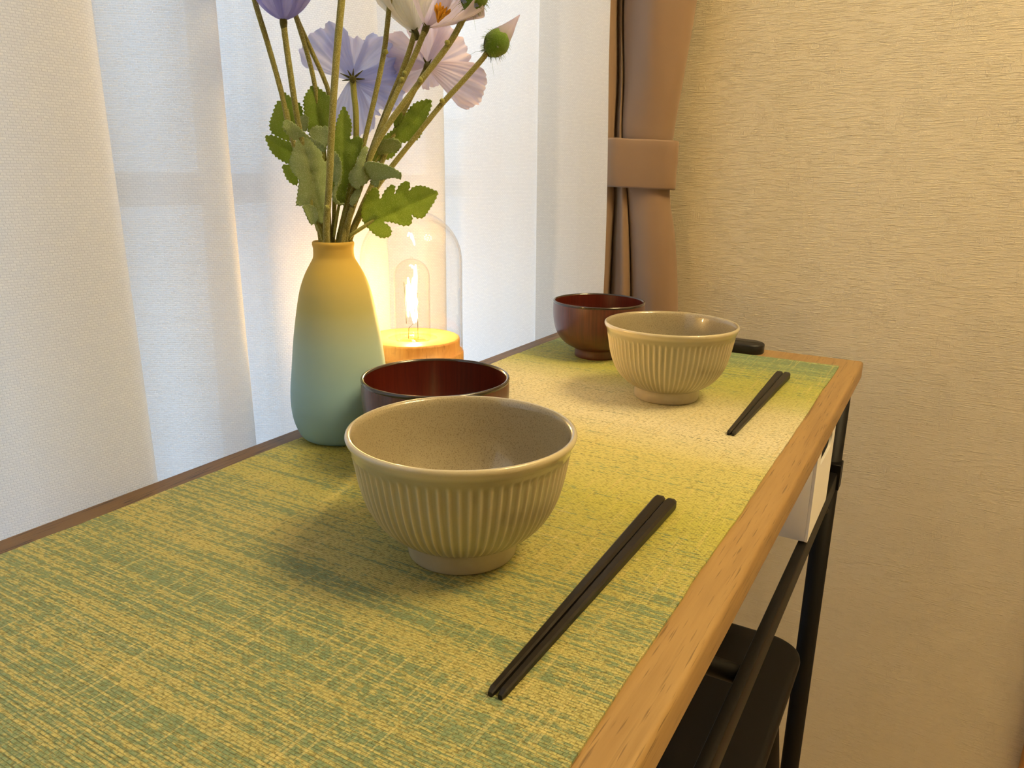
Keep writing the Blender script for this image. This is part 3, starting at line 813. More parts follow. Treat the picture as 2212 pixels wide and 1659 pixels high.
# ================================================================== STOOL
def stool():
    x0, x1, y0, y1 = -0.385, -0.0790, 0.548, 0.818
    zt = TZ-0.30; th = 0.022; r = 0.035
    cx, cy = (x0+x1)/2, (y0+y1)/2
    root = empty('stool', (cx, cy, 0))
    tag(root, 'black stool with a rounded seat pushed under the table', 'stool')
    hx, hy = (x1-x0)/2, (y1-y0)/2
    out = []
    for (sx, sy, a0) in ((1, 1, 0), (-1, 1, 90), (-1, -1, 180), (1, -1, 270)):
        for k in range(10):
            a = radians(a0+k*10); out.append((sx*(hx-r)+r*cos(a), sy*(hy-r)+r*sin(a)))
    n = len(out); v, f = [], []
    def ring(sc, z, dish=True):
        for (a, b) in out:
            x, y = a*sc, b*sc
            dz = -0.006*(1-(abs(x)/hx)**2)*(1-(abs(y)/hy)**2) if dish else 0
            v.append((cx+x, cy+y, z+dz))
    for sc, z in ((0.93, zt-th), (0.975, zt-th+0.003), (0.995, zt-th+0.008), (1.0, zt-0.008), (0.995, zt-0.003), (0.98, zt-0.0008), (0.95, zt), (0.8, zt), (0.6, zt), (0.4, zt), (0.2, zt), (0.02, zt)):
        ring(sc, z, z > zt-0.002)
    m = len(v)//n
    for j in range(m-1):
        for k in range(n):
            k2 = (k+1) % n; f.append((j*n+k, j*n+k2, (j+1)*n+k2, (j+1)*n+k))
    f.append(tuple(range(n-1, -1, -1))); f.append(tuple((m-1)*n+k for k in range(n)))
    mk('seat', v, f, M_STOOL, root)
    feet = {}
    for sx in (1, -1):
        for sy in (1, -1):
            a = Vector((cx+sx*(hx-0.034), cy+sy*(hy-0.034), zt-th)); b = Vector((cx+sx*(hx+0.018), cy+sy*(hy-0.014), 0.0))
            feet[(sx, sy)] = (a, b)
            tube('leg', [a+(b-a)*t for t in (0, 0.25, 0.5, 0.75, 0.985, 1)], [0.0125, 0.0122, 0.0115, 0.0105, 0.0098, 0.0090], M_STOOL, root, 18)
    for sx in (1, -1):
        p = feet[(sx, 1)]; q = feet[(sx, -1)]
        tube('stretcher', [p[0].lerp(p[1], 0.6), q[0].lerp(q[1], 0.6)], 0.007, M_STOOL, root, 12)
stool()

# ================================================================== WHITE BOX UNDER THE TABLE
def white_box():
    x0, x1, y0, y1, z0, z1 = XL+0.016, -0.0795, 0.7065, 0.8230, RT+0.0022, TZ-TTH-0.006
    t = 0.0025
    root = empty('white_box', ((x0+x1)/2, (y0+y1)/2, RT))
    tag(root, 'white plastic box with an oval finger hole, standing on the rails under the table', 'storage box')
    box('end_panel', x0, x1-t, y0, y0+t, z0, z1, M_WHITE_BOX, root, bevel=0.0006, seg=2)
    box('end_panel', x0, x1-t, y1-t, y1, z0, z1, M_WHITE_BOX, root, bevel=0.0006, seg=2)
    box('bottom_panel', x0, x1-t, y0+t, y1-t, z0, z0+t, M_WHITE_BOX, root, bevel=0.0006, seg=2)
    for fx in (x0+0.001, x1-0.010):
        for fy in (y0+0.008, y1-0.020):
            box('foot', fx, fx+0.0075, fy, fy+0.012, RT, z0+0.0005, M_WHITE_BOX, root, bevel=0.0005, seg=1)
    # side panels, the room-side one with an oval hole
    hy, hz, ry, rz = (y0+y1)/2, TZ-0.0465, 0.036, 0.0095
    N = 64
    for (xa, xb) in ((x1-t, x1), (x0-t, x0)):
        v, f = [], []
        for x in (xa, xb):
            for k in range(N):
                a = 2*pi*k/N
                v.append((x, hy+(ry-rz)*max(-1, min(1, 3*cos(a)))+rz*cos(a), hz+rz*sin(a)))
            for k in range(N):
                a = 2*pi*k/N; c, s = cos(a), sin(a); m = 1/max(abs(c), abs(s))
                qy = (y1-hy if c > 0 else hy-y0); qz = (z1-hz if s > 0 else hz-z0)
                v.append((x, hy+c*m*qy, hz+s*m*qz))
        for k in range(N):
            k2 = (k+1) % N
            f.append((k, k2, N+k2, N+k)); f.append((2*N+k, 3*N+k, 3*N+k2, 2*N+k2))
            f.append((k, 2*N+k, 2*N+k2, k2)); f.append((N+k, N+k2, 3*N+k2, 3*N+k))
        mk('side_panel', v, f, M_WHITE_BOX, root, smooth=False)
white_box()

# ================================================================== POPPIES
FV = Facing(VX, VY)
MOUTH = Vector((VX, VY, MZ+0.150)); VB = Vector((VX, VY, MZ+0.03))
RV, UV_, NV = FV.r, Vector((0, 0, 1)), FV.n
def dirv(r, u, n): return (RV*r + UV_*u + NV*n).normalized()

def petal(root, base, d, nrm, L, Wd, mat, cup=0.3, ruf=0.10, seed=0, spread=1.0, curl=0.0, nm='petal'):
    """a crinkled fan-shaped petal growing from base along d, bending towards nrm"""
    side = d.cross(nrm).normalized(); nrm = side.cross(d).normalized()
    rn = random.Random(seed); ph = rn.random()*10
    ns, nt = 20, 44; v, f, uv = [], [], []
    for i in range(ns+1):
        s = i/ns
        for j in range(nt+1):
            t = -1+2*j/nt
            w = Wd*0.5*(0.10+0.90*(s**0.75))*(1-0.18*max(0, s-0.75)/0.25*abs(t))
            ln = L*s*(1-0.20*abs(t)**2.5*s) + L*0.035*s*s*noise.noise((t*4.2+ph, 0, seed*1.3)) + L*0.045*s**5*noise.noise((t*9+ph, 3, seed)) + L*0.012*s**8*sin(t*30+ph)
            bend = cup*s
            a = bend*1.2 + curl*max(0, s-0.6)
            # follow a circular bend along the length
            if abs(a) > 1e-4: px, pz = ln*sin(a)/a, ln*(1-cos(a))/a
            else: px, pz = ln, 0
            cross = -cup*0.0 + 0.18*cup*(t*t)*L*s
            rz = 1.5*ruf*L*s*s*(0.40*sin(t*9+ph)+0.75*noise.noise((t*4+ph, s*2.2, seed)))*(0.35+0.65*s) + 0.013*L*s*sin(t*27+ph+4.0*noise.noise((t*3, s*3, ph))) + 0.05*L*s**4*sin(t*17+ph*2)
            p = base + d*px + nrm*(pz+rz+cross) + side*(t*w)
            v.append(p); uv.append((t*0.5+0.5+seed*0.37, s))
    W = nt+1
    for i in range(ns):
        for j in range(nt):
            a = i*W+j; f.append((a, a+1, a+W+1, a+W))
    o = mk(nm, v, f, mat, root)
    ul = o.data.uv_layers.new(name='UVMap')
    for l in o.data.loops: ul.data[l.index].uv = uv[l.vertex_index]
    return o

def stem_path(pts):
    """pts: (u, v, off) down to the mouth; continued into the vase"""
    P = [FV.at(*p) for p in pts]
    return P

def make_stem(label, pts, inner, r=0.0019, mat=None, deep=0.06):
    """inner: (right, toward) offset of the stem where it passes the mouth"""
    mat = mat or M_STEM
    root = empty('poppy_stem', MOUTH + RV*inner[0] + NV*inner[1])
    tag(root, label, 'flower', 'poppy stems in the vase')
    P = [FV.at(*p) for p in pts] + [MOUTH + RV*inner[0] + NV*inner[1], MOUTH + RV*(inner[0]*0.2-0.002) + NV*(inner[1]*0.2) + Vector((0, 0, -deep))]
    path = spline([tuple(p) for p in P], 60)
    rn = random.Random(len(label)+int(pts[0][0]))
    rad = [r*(1+0.06*noise.noise((i*0.7, pts[0][0], 0))) for i in range(60)]
    tube('stem', path, rad, mat, root, 12)
    return root, P

def calyx(root, p, d, n=7, L=0.007, seed=1, back=True):
    d = d.normalized(); a = d.orthogonal().normalized(); b = d.cross(a)
    v, f = tube_vf([p-d*0.006, p-d*0.002, p+d*0.001], [0.0021, 0.0027, 0.0024], 12)
    rn = random.Random(seed)
    for k in range(n):
        an = 2*pi*k/n+rn.random()*0.4; q = a*cos(an)+b*sin(an); l = L*(0.7+0.5*rn.random())
        tv, tf = tube_vf([p, p+q*l*0.5+d*0.0006, p+q*l+d*0.0015], [0.0009, 0.0008, 0.0002], 6)
        n0 = len(v); v += tv; f += [tuple(i+n0 for i in g) for g in tf]
    return mk('calyx', v, f, M_CALYX, root)

def stamens(root, p, d, n=22, L=0.011, seed=2):
    d = d.normalized(); a = d.orthogonal().normalized(); b = d.cross(a); rn = random.Random(seed); v, f = [], []
    for k in range(n):
        an = 2*pi*rn.random(); sp = 0.25+0.55*rn.random(); q = (d + (a*cos(an)+b*sin(an))*sp).normalized(); l = L*(0.7+0.4*rn.random())
        tv, tf = tube_vf([p, p+q*l*0.6, p+q*l*0.82, p+q*l], [0.0006, 0.0006, 0.0011, 0.0005], 6)
        n0 = len(v); v += tv; f += [tuple(i+n0 for i in g) for g in tf]
    return mk('stamens', v, f, M_STAMEN, root)

def cup_flower(root, p, axis, L, W, mat, n=4, open_=0.5, seed=0, stam=True, ruf=0.08):
    axis = axis.normalized(); a = axis.orthogonal().normalized(); b = axis.cross(a)
    for k in range(n):
        an = 2*pi*k/n + seed; q = a*cos(an)+b*sin(an)
        d = (axis*(1-open_) + q*(0.45+open_)).normalized()
        nr = (axis - d*axis.dot(d)).normalized()
        petal(root, p+q*0.0012, d, nr, L, W, mat, cup=1.15-open_*0.9, ruf=ruf, seed=seed*7+k+1)
    if stam: stamens(root, p+axis*0.002, axis, seed=int(seed*10))
    calyx(root, p, axis, 6, 0.004, seed=3)

# ---- stems and flower heads -------------------------------------------------
S = {}
S[1], _ = make_stem('tall fuzzy poppy stem on the lace side of the bunch, leaning over the toothed leaf', [(540, -60, 0.002), (550, 0, 0.002), (580, 100, 0.002), (608, 200, 0.003), (622, 265, 0.004), (652, 370, 0.004), (684, 470, 0.002)], (-0.0085, 0.000))
S[2], P2 = make_stem('poppy with a closed violet cup standing upright above the leaves', [(612, 42, 0.006), (616, 80, 0.006), (626, 150, 0.006), (645, 270, 0.004), (672, 390, 0.002), (695, 480, 0.000)], (-0.0060, -0.004), 0.0021)
S[3], _ = make_stem('slender poppy stem passing behind the violet cup into the upright leaf', [(618, -40, -0.012), (634, 20, -0.012), (662, 110, -0.012), (681, 190, -0.011), (700, 330, -0.009), (710, 460, -0.006)], (-0.0030, -0.006), 0.0017)
S[4], _ = make_stem('slender poppy stem curving from the violet cup towards the blue poppy', [(610, -50, -0.016), (640, 36, -0.015), (672, 108, -0.015), (699, 168, -0.014), (712, 215, -0.013), (722, 340, -0.010), (722, 460, -0.007)], (-0.0005, -0.007), 0.0017)
S[5], _ = make_stem('thick straight poppy stem standing in front of all the leaves', [(743, -60, 0.012), (738, 0, 0.013), (728, 110, 0.016), (718, 250, 0.019), (711, 400, 0.017), (705, 490, 0.012)], (-0.0045, 0.0085), 0.0025)
S[6], P6 = make_stem('pale blue poppy turned to the lace curtain, its back and calyx showing', [(762, 170, -0.012), (765, 205, -0.010), (769, 250, -0.008), (768, 320, -0.006), (754, 420, -0.004), (738, 490, -0.004)], (0.0035, -0.0055), 0.0022, M_STEM_G)
S[7], P7 = make_stem('long poppy stem rising behind the white poppy', [(846, -60, -0.004), (842, 0, -0.004), (836, 60, -0.004), (829, 115, -0.003), (812, 200, -0.002), (786, 310, 0.000), (760, 420, 0.002)], (0.0045, 0.002), 0.0019)
S[8], P8 = make_stem('white poppy with folded petals beside the lavender poppy', [(896, 68, -0.008), (886, 105, -0.008), (868, 155, -0.008), (840, 225, -0.007), (806, 315, -0.006), (770, 420, -0.004)], (0.0070, -0.004), 0.0020)
S[9], P9 = make_stem('lavender poppy open towards the room, its orange stamens showing', [(921, 58, -0.002), (910, 85, -0.002), (892, 128, -0.002), (850, 215, 0.000), (814, 300, 0.002), (786, 380, 0.004), (762, 450, 0.005)], (0.0055, 0.0055), 0.0021)
S[10], P10 = make_stem('hairy green poppy bud showing violet, on a stem crossing the lavender poppy', [(1012, 22, 0.010), (1000, 42, 0.010), (970, 95, 0.010), (905, 180, 0.009), (845, 260, 0.009), (806, 325, 0.009), (780, 400, 0.009), (755, 470, 0.008)], (0.0085, 0.0030), 0.0022)
S[11], P11 = make_stem('lavender poppy with drooping petals, facing away under the open one', [(924, 140, -0.016), (908, 172, -0.016), (880, 225, -0.014), (846, 300, -0.010), (808, 390, -0.006), (778, 455, -0.004)], (0.0100, -0.0015), 0.0019)
S[12], P12 = make_stem('round green poppy bud with a pink petal tip, leaning farthest out of the bunch', [(1050, 116, -0.006), (1040, 130, -0.006), (1000, 175, -0.007), (950, 230, -0.008), (890, 305, -0.008), (835, 375, -0.006), (790, 445, -0.003)], (0.0105, 0.0015), 0.0020)

# violet cup (stem 2)
p = P2[0]
for k, (an, L, W) in enumerate(((20, .030, .034), (100, .032, .036), (165, .030, .034), (230, .031, .036), (300, .033, .040), (345, .030, .03))):
    a = radians(an); q = RV*cos(a) + NV*(-sin(a))
    petal(S[2], p+q*0.002, (q*1.0+UV_*0.30).normalized(), (UV_ - q*0.30).normalized(), L, W*1.15, M_PET_PURPLE, cup=1.25, ruf=0.13, seed=20+k)
calyx(S[2], p, UV_, 6, 0.0035, 5)

# heads of the stems whose flowers stand above
for i, (m_, sd, L) in {1: (M_PET_BLUE, 1, .028), 3: (M_PET_LAV, 2, .028), 5: (M_PET_LAV, 3, .034), 7: (M_PET_WHITE, 4, .030)}.items():
    top = {1: (536, -85, 0.002), 3: (606, -90, -0.02), 5: (746, -90, 0.011), 7: (850, -95, -0.004)}[i]
    bp = FV.at(*top)
    tube('upper_stem', [FV.at(*{1: (540, -60, 0.002), 3: (618, -40, -0.012), 5: (743, -60, 0.012), 7: (846, -60, -0.004)}[i]), bp], 0.0018, M_STEM, S[i], 10)
    cup_flower(S[i], bp, dirv(0.1*(sd-2), 1, 0.2), L, L*1.25, m_, 5, 0.45, sd)
petal(S[4], FV.at(610, -50, -0.016), dirv(-0.2, 1, 0), dirv(0, 0.2, 1), 0.02, 0.018, M_PET_BLUE, cup=0.8, seed=77)
petal(S[4], FV.at(610, -50, -0.016), dirv(-0.1, 1, 0.2), dirv(0, 0.2, -1), 0.02, 0.018, M_PET_BLUE, cup=0.8, seed=78)

# blue poppy seen from behind (stem 6)
p = P6[0]; ax = dirv(0.05, 0.25, -1)
for k, (ang, L, W, tilt, cup) in enumerate(((130, .046, .050, .30, .25), (98, .036, .040, .45, .2), (32, .044, .050, .25, .30), (355, .044, .044, .28, .35), (268, .042, .042, .28, .25), (322, .034, .032, .50, .2))):
    a = radians(ang); q = RV*cos(a)+UV_*sin(a)
    petal(S[6], p+q*0.0015-NV*0.001, (q-NV*tilt).normalized(), (-NV - q*tilt).normalized(), L, W, M_PET_BLUE, cup=cup, ruf=0.10, seed=40+k)
calyx(S[6], p-NV*0.0012, ax, 9, 0.0085, 8)

# lavender poppy facing away (stem 11)
p = P11[0]
for k, (ang, L, W, tilt, cup) in enumerate(((160, .041, .042, .20, .5), (196, .032, .034, .35, .4), (84, .038, .040, .35, .3), (34, .040, .042, .20, .4), (338, .047, .042, -.15, .35), (300, .018, .026, .5, .3))):
    a = radians(ang); q = RV*cos(a)+UV_*sin(a)
    petal(S[11], p+q*0.0015-NV*0.001, (q-NV*tilt).normalized(), (-NV - q*tilt).normalized(), L, W, M_PET_LAV, cup=cup, ruf=0.11, seed=60+k)
calyx(S[11], p-NV*0.001, dirv(0.3, 0.6, -0.7), 5, 0.006, 9)

# white poppy, folded (stem 8)
p = P8[0]
for k, (d_, n_, L, W, cup) in enumerate(((dirv(-0.75, 0.75, 0.35), dirv(0.3, 0.4, -1), .046, .030, .7), (dirv(-0.45, 1.0, -0.2), dirv(0.3, 0.2, 1), .044, .032, .4), (dirv(0.1, 1, 0.35), dirv(0, 0.3, -1), .040, .030, .6), (dirv(-0.9, 0.45, 0.0), dirv(0.4, 0.8, 0.2), .034, .022, .5))):
    petal(S[8], p, d_, n_, L, W, M_PET_WHITE, cup=cup, ruf=0.08, seed=80+k)
calyx(S[8], p, dirv(-0.4, 1, 0), 5, 0.005, 4)

# lavender poppy open to the room (stem 9)
p = P9[0]
for k, (d_, n_, L, W, cup) in enumerate(((dirv(-0.60, 0.85, 0.45), dirv(0.75, 0.2, 0.3), .050, .036, .35), (dirv(0.95, -0.05, 0.30), dirv(-0.1, 1, 0.2), .044, .034, .55), (dirv(0.75, 0.35, -0.65), dirv(-0.3, 0.4, 1), .046, .036, .7), (dirv(0.15, 0.75, -0.7), dirv(0.2, 0.2, 1), .046, .038, .5), (dirv(0.80, 0.55, 0.1), dirv(-0.4, 0.6, 0.5), .040, .030, .8))):
    petal(S[9], p+d_*0.001, d_, n_, L, W, M_PET_LAV, cup=cup, ruf=0.08, seed=100+k)
sp = FV.at(946, 48, 0.004)
stamens(S[9], sp, dirv(0.35, 0.9, 0.45), 26, 0.012, 6)
calyx(S[9], p, dirv(0.4, 1, 0.1), 5, 0.004, 6)

# buds
def bud(root, base, tip_dir, R, seed, petal_mat, cone=None):
    d = tip_dir.normalized(); a = d.orthogonal().normalized(); b = d.cross(a)
    # two boat-shaped sepals around the petals
    for s in (0, 1):
        v, f = [], []
        na, nb = 14, 14
        for i in range(na+1):
            t = i/na
            rr = R*sin(pi*(0.04+0.84*t))**0.75; h = R*2.25*t
            for j in range(nb+1):
                an = (s*pi + 0.25) + (j/nb)*(pi*0.86)
                q = a*cos(an)+b*sin(an)
                bulge = 1+0.04*noise.noise((t*5, an*2, seed))
                v.append(base + d*h + q*rr*bulge)
        for i in range(na):
            for j in range(nb):
                k = i*(nb+1)+j; f.append((k, k+1, k+nb+2, k+nb+1))
        o = mk('sepal', v, f, M_SEPAL, root)
        m = o.modifiers.new('thickness', 'SOLIDIFY'); m.thickness = 0.0006; m.offset = -1
    v, f = [], []
    prof = [(0.30*R, 0.1*R), (0.80*R, 0.6*R), (0.92*R, 1.1*R), (0.80*R, 1.7*R), (0.45*R, 2.3*R), (0.12*R, 2.6*R)]
    if cone: prof = [(0.30*R, 0.1*R), (0.80*R, 0.7*R), (0.92*R, 1.2*R), (0.78*R, 1.9*R), (0.50*R, 2.7*R), (0.22*R, 3.5*R), (0.04*R, 4.2*R)]
    n = 28
    for i, (r, h) in enumerate(prof):
        for k in range(n):
            an = 2*pi*k/n; q = a*cos(an)+b*sin(an)
            v.append(base + d*h + q*r*(1+0.09*sin(an*5+h*300)))
    for i in range(len(prof)-1):
        for k in range(n):
            k2 = (k+1) % n; f.append((i*n+k, i*n+k2, (i+1)*n+k2, (i+1)*n+k))
    f.append(tuple((len(prof)-1)*n+k for k in range(n)))
    o = mk('furled_petal', v, f, petal_mat, root)
    ul = o.data.uv_layers.new(name='UVMap')
    for l in o.data.loops:
        i = l.vertex_index; ul.data[l.index].uv = ((i % n)/n, (i//n)/len(prof))
    # bristles
    rn = random.Random(seed); v, f = [], []
    for k in range(150):
        t = 0.02+0.75*rn.random()**1.5; an = 2*pi*rn.random(); q = a*cos(an)+b*sin(an)
        rr = R*sin(pi*(0.04+0.84*t))**0.75; p = base + d*(R*2.25*t) + q*rr
        o_ = (q + d*(-0.7+0.9*t) + Vector((rn.uniform(-.3, .3), rn.uniform(-.3, .3), -0.3))).normalized(); l = R*rn.uniform(0.2, 0.38)
        if k < 5: l = R*rn.uniform(0.9, 1.5)
        tv, tf = tube_vf([p, p+o_*l*0.5, p+o_*l+Vector((0, 0, -0.15*l))], [0.00012, 0.0001, 0.00005], 4)
        n0 = len(v); v += tv; f += [tuple(i+n0 for i in g) for g in tf]
    h = mk('bristles', v, f, M_HAIR, root); h['kind'] = 'stuff'
bud(S[10], FV.at(1014, 30, 0.010), dirv(0.25, 1, 0.15), 0.0105, 11, M_PET_BLUE)
bud(S[12], FV.at(1052, 118, -0.006), dirv(0.55, 0.62, -0.15), 0.0098, 12, M_PET_LAV, cone=True)

def node_bump(root, u, v_, off):
    p = FV.at(u, v_, off+0.0012); d = dirv(-0.3, 0.8, 0.4)
    v, f = tube_vf([p-d*0.0018, p-d*0.0010, p+d*0.0008, p+d*0.0018], [0.0006, 0.0019, 0.0019, 0.0007], 8)
    mk('stem_node', v, f, M_STEM_G, root)
for r_, u, v_, o_ in ((9, 874, 158, -0.001), (9, 868, 172, -0.0005), (10, 908, 172, 0.010), (12, 955, 218, -0.007), (10, 966, 92, 0.011), (5, 706, 448, 0.017), (7, 833, 112, -0.002)):
    node_bump(S[r_], u, v_, o_)

# ---- leaves: outlines in real size on the stems' plane, each bent, toothed and thick
Z0U, Z0V, ZS = 540.0, 160.0, 440.0/1921.0
def leaf(root, name, pts, off, mat, bend=(0, 0, 0, 0), tooth=1.5, step=8.0, label=None, vein=None):
    P = [(Z0U+a*ZS, Z0V+b*ZS) for a, b in pts]
    out = []; k = 0
    n = len(P)
    area = sum(P[i][0]*P[(i+1) % n][1]-P[(i+1) % n][0]*P[i][1] for i in range(n))
    sg = 1 if area > 0 else -1
    for i in range(n):
        p0, p1, p2, p3 = [Vector((*P[(i+q) % n], 0)) for q in (-1, 0, 1, 2)]
        l = (p2-p1).length; m = max(1, int(l/(step/2)))
        for s in range(m):
            t = s/m
            q = 0.5*((2*p1)+(p2-p0)*t+(2*p0-5*p1+4*p2-p3)*t*t+(3*p1-p0-3*p2+p3)*t**3)
            q = q.lerp(p1.lerp(p2, t), 0.5)
            tg = (p2-p1).normalized(); nr = Vector((tg.y, -tg.x, 0))*sg
            q = q + nr*(tooth*0.8 if k % 2 else -tooth*0.6)
            out.append(Vector((q.x, q.y))); k += 1
    us = [q.x for q in out]; vs = [q.y for q in out]
    uc, vc = (min(us)+max(us))/2, (min(vs)+max(vs))/2; hu, hv = (max(us)-min(us))/2, (max(vs)-min(vs))/2
    inner = []
    g = 5.0; u = min(us)
    def inside(x, y):
        c = False; j = len(out)-1
        for i in range(len(out)):
            if (out[i].y > y) != (out[j].y > y) and x < (out[j].x-out[i].x)*(y-out[i].y)/(out[j].y-out[i].y)+out[i].x: c = not c
            j = i
        return c
    y = min(vs)+g/2; row = 0
    while y < max(vs):
        x = min(us)+g*(0.5 if row % 2 else 1.0)
        while x < max(us):
            if inside(x, y): inner.append(Vector((x, y)))
            x += g
        y += g; row += 1
    N = len(out)
    r = delaunay_2d_cdt(out+inner, [], [list(range(N))], 1, 1e-5)
    v = []
    for q in r[0]:
        a, b = (q.x-uc)/hu, (q.y-vc)/hv
        d = off + bend[0]*a + bend[1]*b + bend[2]*a*a + bend[3]*b*b + 0.0012*noise.noise((q.x*0.05, q.y*0.05, off*50))
        if vein:
            (x0, y0), (x1, y1) = [(Z0U+c*ZS, Z0V+e*ZS) for c, e in vein]
            dx, dy = x1-x0, y1-y0; L = sqrt(dx*dx+dy*dy)
            dist = abs((q.x-x0)*dy-(q.y-y0)*dx)/L
            d += -0.0022*math.exp(-dist/5.0)
        v.append(FV.at(q.x, q.y, d))
    o = mk(name, v, [tuple(x) for x in r[2]], mat, root)
    m = o.modifiers.new('thickness', 'SOLIDIFY'); m.thickness = 0.0007; m.offset = 0
    if label: o['label'] = label
    return o
def stalk(root, pts, r=0.0011, mat=None):
    P = [FV.at(Z0U+a*ZS, Z0V+b*ZS, o) for a, b, o in pts]
    tube('leaf_stalk', spline([tuple(p) for p in P], 16), r, mat or M_STEM_G, root, 8)

leaf(S[1], 'leaf', [(320, 170), (345, 195), (400, 222), (440, 250), (490, 310), (500, 390), (470, 470), (440, 560), (420, 650), (400, 660), (390, 640), (320, 620), (265, 592), (210, 560), (187, 505), (190, 450), (215, 380), (240, 300), (272, 245), (300, 255)], -0.012, M_LEAF, (0.004, 0.002, -0.004, 0), 2.6, vein=((410, 650), (320, 180)))
leaf(S[1], 'leaf', [(140, 590), (200, 575), (262, 594), (320, 622), (385, 642), (405, 700), (400, 770), (372, 852), (290, 812), (230, 765), (190, 710), (165, 650)], -0.010, M_LEAF, (0.005, 0, -0.003, 0), 2.2, vein=((400, 740), (145, 595)))
leaf(S[1], 'leaf', [(305, 865), (345, 850), (385, 872), (440, 930), (455, 1000), (445, 1052), (390, 1032), (350, 992), (320, 925)], -0.008, M_LEAF, (0.003, 0, -0.002, 0), 1.8)
stalk(S[1], [(640, 1480, 0.0), (560, 1220, -0.004), (440, 900, -0.008), (405, 640, -0.011), (350, 330, -0.011)], 0.0012)
leaf(S[3], 'leaf', [(600, 92), (640, 128), (690, 160), (740, 205), (765, 225), (768, 330), (758, 420), (752, 520), (735, 620), (720, 700), (650, 695), (600, 630), (560, 570), (538, 500), (512, 380), (505, 255), (520, 200), (560, 140)], -0.006, M_LEAF, (0.002, 0.003, 0.004, -0.003), 2.6, vein=((680, 690), (605, 110)))
leaf(S[3], 'leaf', [(555, 555), (575, 512), (630, 485), (685, 498), (730, 490), (742, 560), (738, 650), (700, 700), (640, 668), (590, 615)], 0.002, M_LEAF_GREY, (0.003, 0.002, 0.002, 0), 2.0)
stalk(S[3], [(720, 1500, 0.0), (715, 1200, -0.002), (700, 900, -0.006), (680, 640, -0.009), (640, 420, -0.010)], 0.0011)
leaf(S[2], 'leaf', [(470, 420), (512, 378), (552, 410), (547, 500), (522, 545), (480, 510)], -0.004, M_LEAF_GREY, (0.002, 0, 0, 0), 1.6)
leaf(S[6], 'leaf', [(885, 303), (920, 360), (950, 430), (960, 500), (948, 570), (940, 632), (980, 592), (1020, 582), (1060, 610), (1067, 652), (1050, 715), (1020, 770), (990, 840), (950, 945), (920, 1060), (905, 1150), (885, 1235), (830, 1228), (800, 1200), (782, 1120), (780, 900), (785, 720), (795, 600), (810, 480), (838, 390)], 0.000, M_LEAF, (0.002, 0.003, 0.003, -0.002), 2.0, vein=((880, 1150), (885, 320)))
stalk(S[6], [(790, 1540, 0.0), (820, 1350, -0.001), (860, 1100, -0.003), (885, 800, -0.005)], 0.0011)
leaf(S[5], 'leaf', [(480, 580), (540, 588), (600, 620), (650, 680), (677, 745), (682, 800), (700, 825), (728, 808), (735, 900), (722, 960), (720, 1010), (722, 1200), (712, 1390), (650, 1405), (600, 1310), (500, 1242), (435, 1242), (445, 1150), (456, 1060), (465, 1000), (400, 925), (370, 855), (376, 808), (396, 740), (415, 680), (440, 620)], 0.010, M_LEAF_GREY, (-0.002, 0.003, -0.004, -0.003), 1.7, label='broad grey-green felt leaf', vein=((690, 1380), (490, 590)))
leaf(S[5], 'leaf', [(330, 430), (380, 440), (450, 490), (500, 540), (560, 588), (620, 622), (690, 672), (722, 700), (705, 745), (650, 706), (560, 606), (482, 590), (432, 624), (390, 604), (332, 552), (305, 502), (312, 452)], 0.012, M_LEAF_GREY, (0.002, -0.003, 0.002, 0), 1.6)
leaf(S[5], 'leaf', [(495, 1242), (560, 1230), (612, 1250), (642, 1312), (647, 1362), (622, 1402), (580, 1427), (550, 1382), (520, 1312)], 0.013, M_LEAF_GREY, (0, 0, 0.002, 0), 1.2)
stalk(S[5], [(690, 1560, 0.006), (660, 1470, 0.008), (600, 1330, 0.010), (570, 1150, 0.009)], 0.0013)
leaf(S[5], 'leaf', [(790, 725), (830, 760), (860, 830), (868, 930), (855, 1030), (830, 1060), (800, 1040), (780, 980), (775, 850)], 0.007, M_LEAF_GREY, (0.002, 0, 0, 0), 1.6)
leaf(S[5], 'leaf', [(775, 1120), (800, 1050), (835, 1010), (842, 1040), (815, 1110), (810, 1170), (850, 1215), (890, 1222), (860, 1235), (810, 1228), (780, 1190)], 0.009, M_LEAF_GREY, (0.002, 0, 0, 0), 1.4)
leaf(S[10], 'leaf', [(1100, 680), (1118, 700), (1092, 800), (1078, 855), (1082, 930), (1125, 990), (1100, 1030), (1050, 1060), (1010, 1087), (960, 1052), (930, 1000), (940, 930), (990, 870), (1020, 780), (1060, 700)], 0.013, M_LEAF_GREY, (0.003, 0.002, -0.003, 0), 1.4)
leaf(S[10], 'leaf', [(1072, 862), (1100, 830), (1150, 827), (1250, 845), (1340, 880), (1420, 930), (1432, 960), (1420, 992), (1350, 977), (1230, 1002), (1170, 1006), (1110, 982), (1085, 922)], 0.020, M_LEAF_GREY, (0.010, -0.004, 0.002, 0.002), 1.2, label='curled pale felt leaf')
leaf(S[10], 'leaf', [(1130, 1005), (1220, 1000), (1222, 1030), (1200, 1068), (1150, 1040)], 0.014, M_LEAF_GREY, (0.002, 0, 0, 0), 0.9)
leaf(S[10], 'leaf', [(950, 1160), (1000, 1090), (1050, 1070), (1045, 1130), (1010, 1200), (970, 1245), (940, 1230)], 0.011, M_LEAF_GREY, (0.002, 0, 0, 0), 1.2)
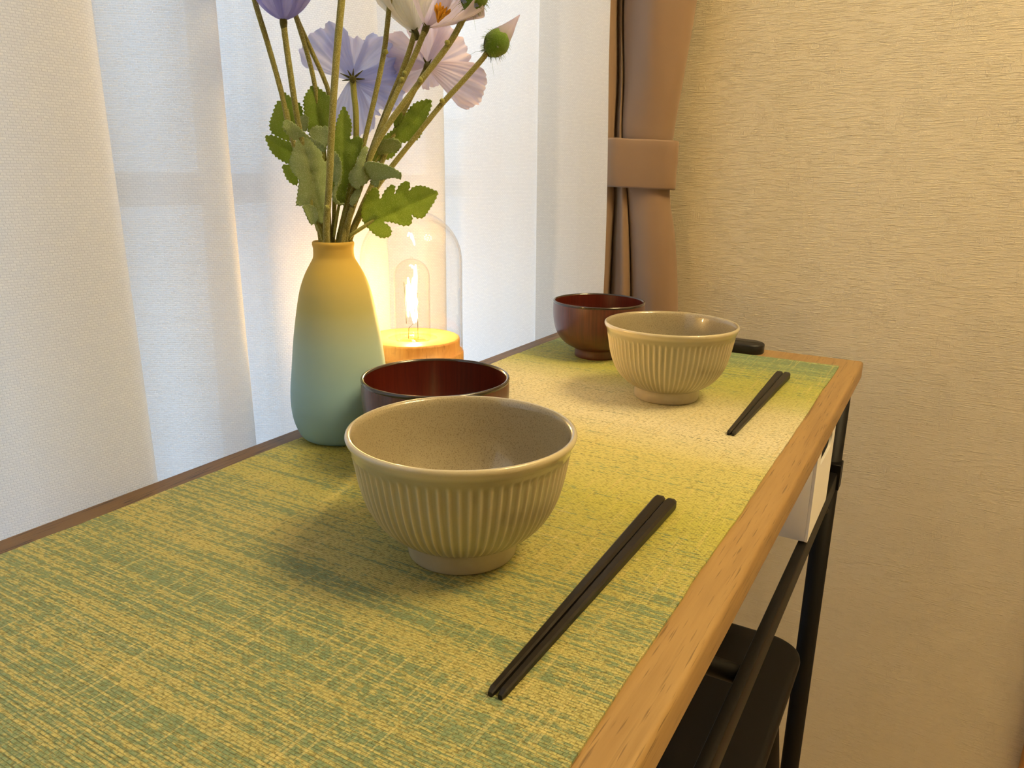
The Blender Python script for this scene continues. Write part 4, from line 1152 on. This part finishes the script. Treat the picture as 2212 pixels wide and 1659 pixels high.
leaf(S[11], 'leaf', [(1705, 238), (1712, 300), (1682, 380), (1652, 480), (1612, 580), (1562, 632), (1500, 632), (1420, 660), (1400, 704), (1350, 782), (1250, 822), (1170, 832), (1148, 792), (1180, 722), (1240, 602), (1300, 562), (1400, 482), (1450, 402), (1512, 312), (1560, 270), (1620, 250)], -0.010, M_LEAF, (-0.004, -0.002, 0.003, 0), 2.4, vein=((1200, 800), (1690, 260)))
leaf(S[11], 'leaf', [(1345, 450), (1360, 382), (1422, 340), (1442, 402), (1402, 472), (1370, 502)], -0.008, M_LEAF, (0.001, 0, 0, 0), 1.3)
leaf(S[11], 'leaf', [(1168, 752), (1190, 700), (1250, 622), (1350, 600), (1412, 630), (1432, 672), (1400, 722), (1300, 752), (1200, 764)], -0.004, M_LEAF_GREY, (0.002, -0.002, 0, 0), 1.5)
stalk(S[11], [(980, 1230, -0.002), (1090, 980, -0.006), (1200, 800, -0.009), (1330, 640, -0.010)], 0.0012)
leaf(S[12], 'leaf', [(1170, 1068), (1210, 1090), (1222, 1160), (1214, 1255), (1232, 1180), (1270, 1102), (1310, 1060), (1350, 1040), (1370, 1062), (1364, 1135), (1400, 1062), (1440, 1022), (1490, 1010), (1512, 1050), (1488, 1118), (1530, 1072), (1590, 1052), (1650, 1060), (1702, 1080), (1772, 1114), (1755, 1172), (1722, 1232), (1682, 1292), (1640, 1352), (1580, 1362), (1532, 1332), (1492, 1285), (1462, 1262), (1520, 1312), (1532, 1362), (1515, 1422), (1450, 1432), (1370, 1407), (1300, 1392), (1260, 1398), (1310, 1430), (1337, 1482), (1320, 1532), (1250, 1547), (1190, 1522), (1130, 1472), (1095, 1430), (1060, 1385), (1050, 1300), (1070, 1202), (1120, 1112)], 0.004, M_LEAF, (-0.003, 0.002, -0.004, 0.003), 1.8, label='low lobed green leaf with toothed edges', vein=((1100, 1425), (1760, 1115)))
stalk(S[12], [(930, 1560, 0.004), (952, 1520, 0.005), (1040, 1462, 0.005), (1110, 1415, 0.004), (1190, 1345, 0.003)], 0.0015)
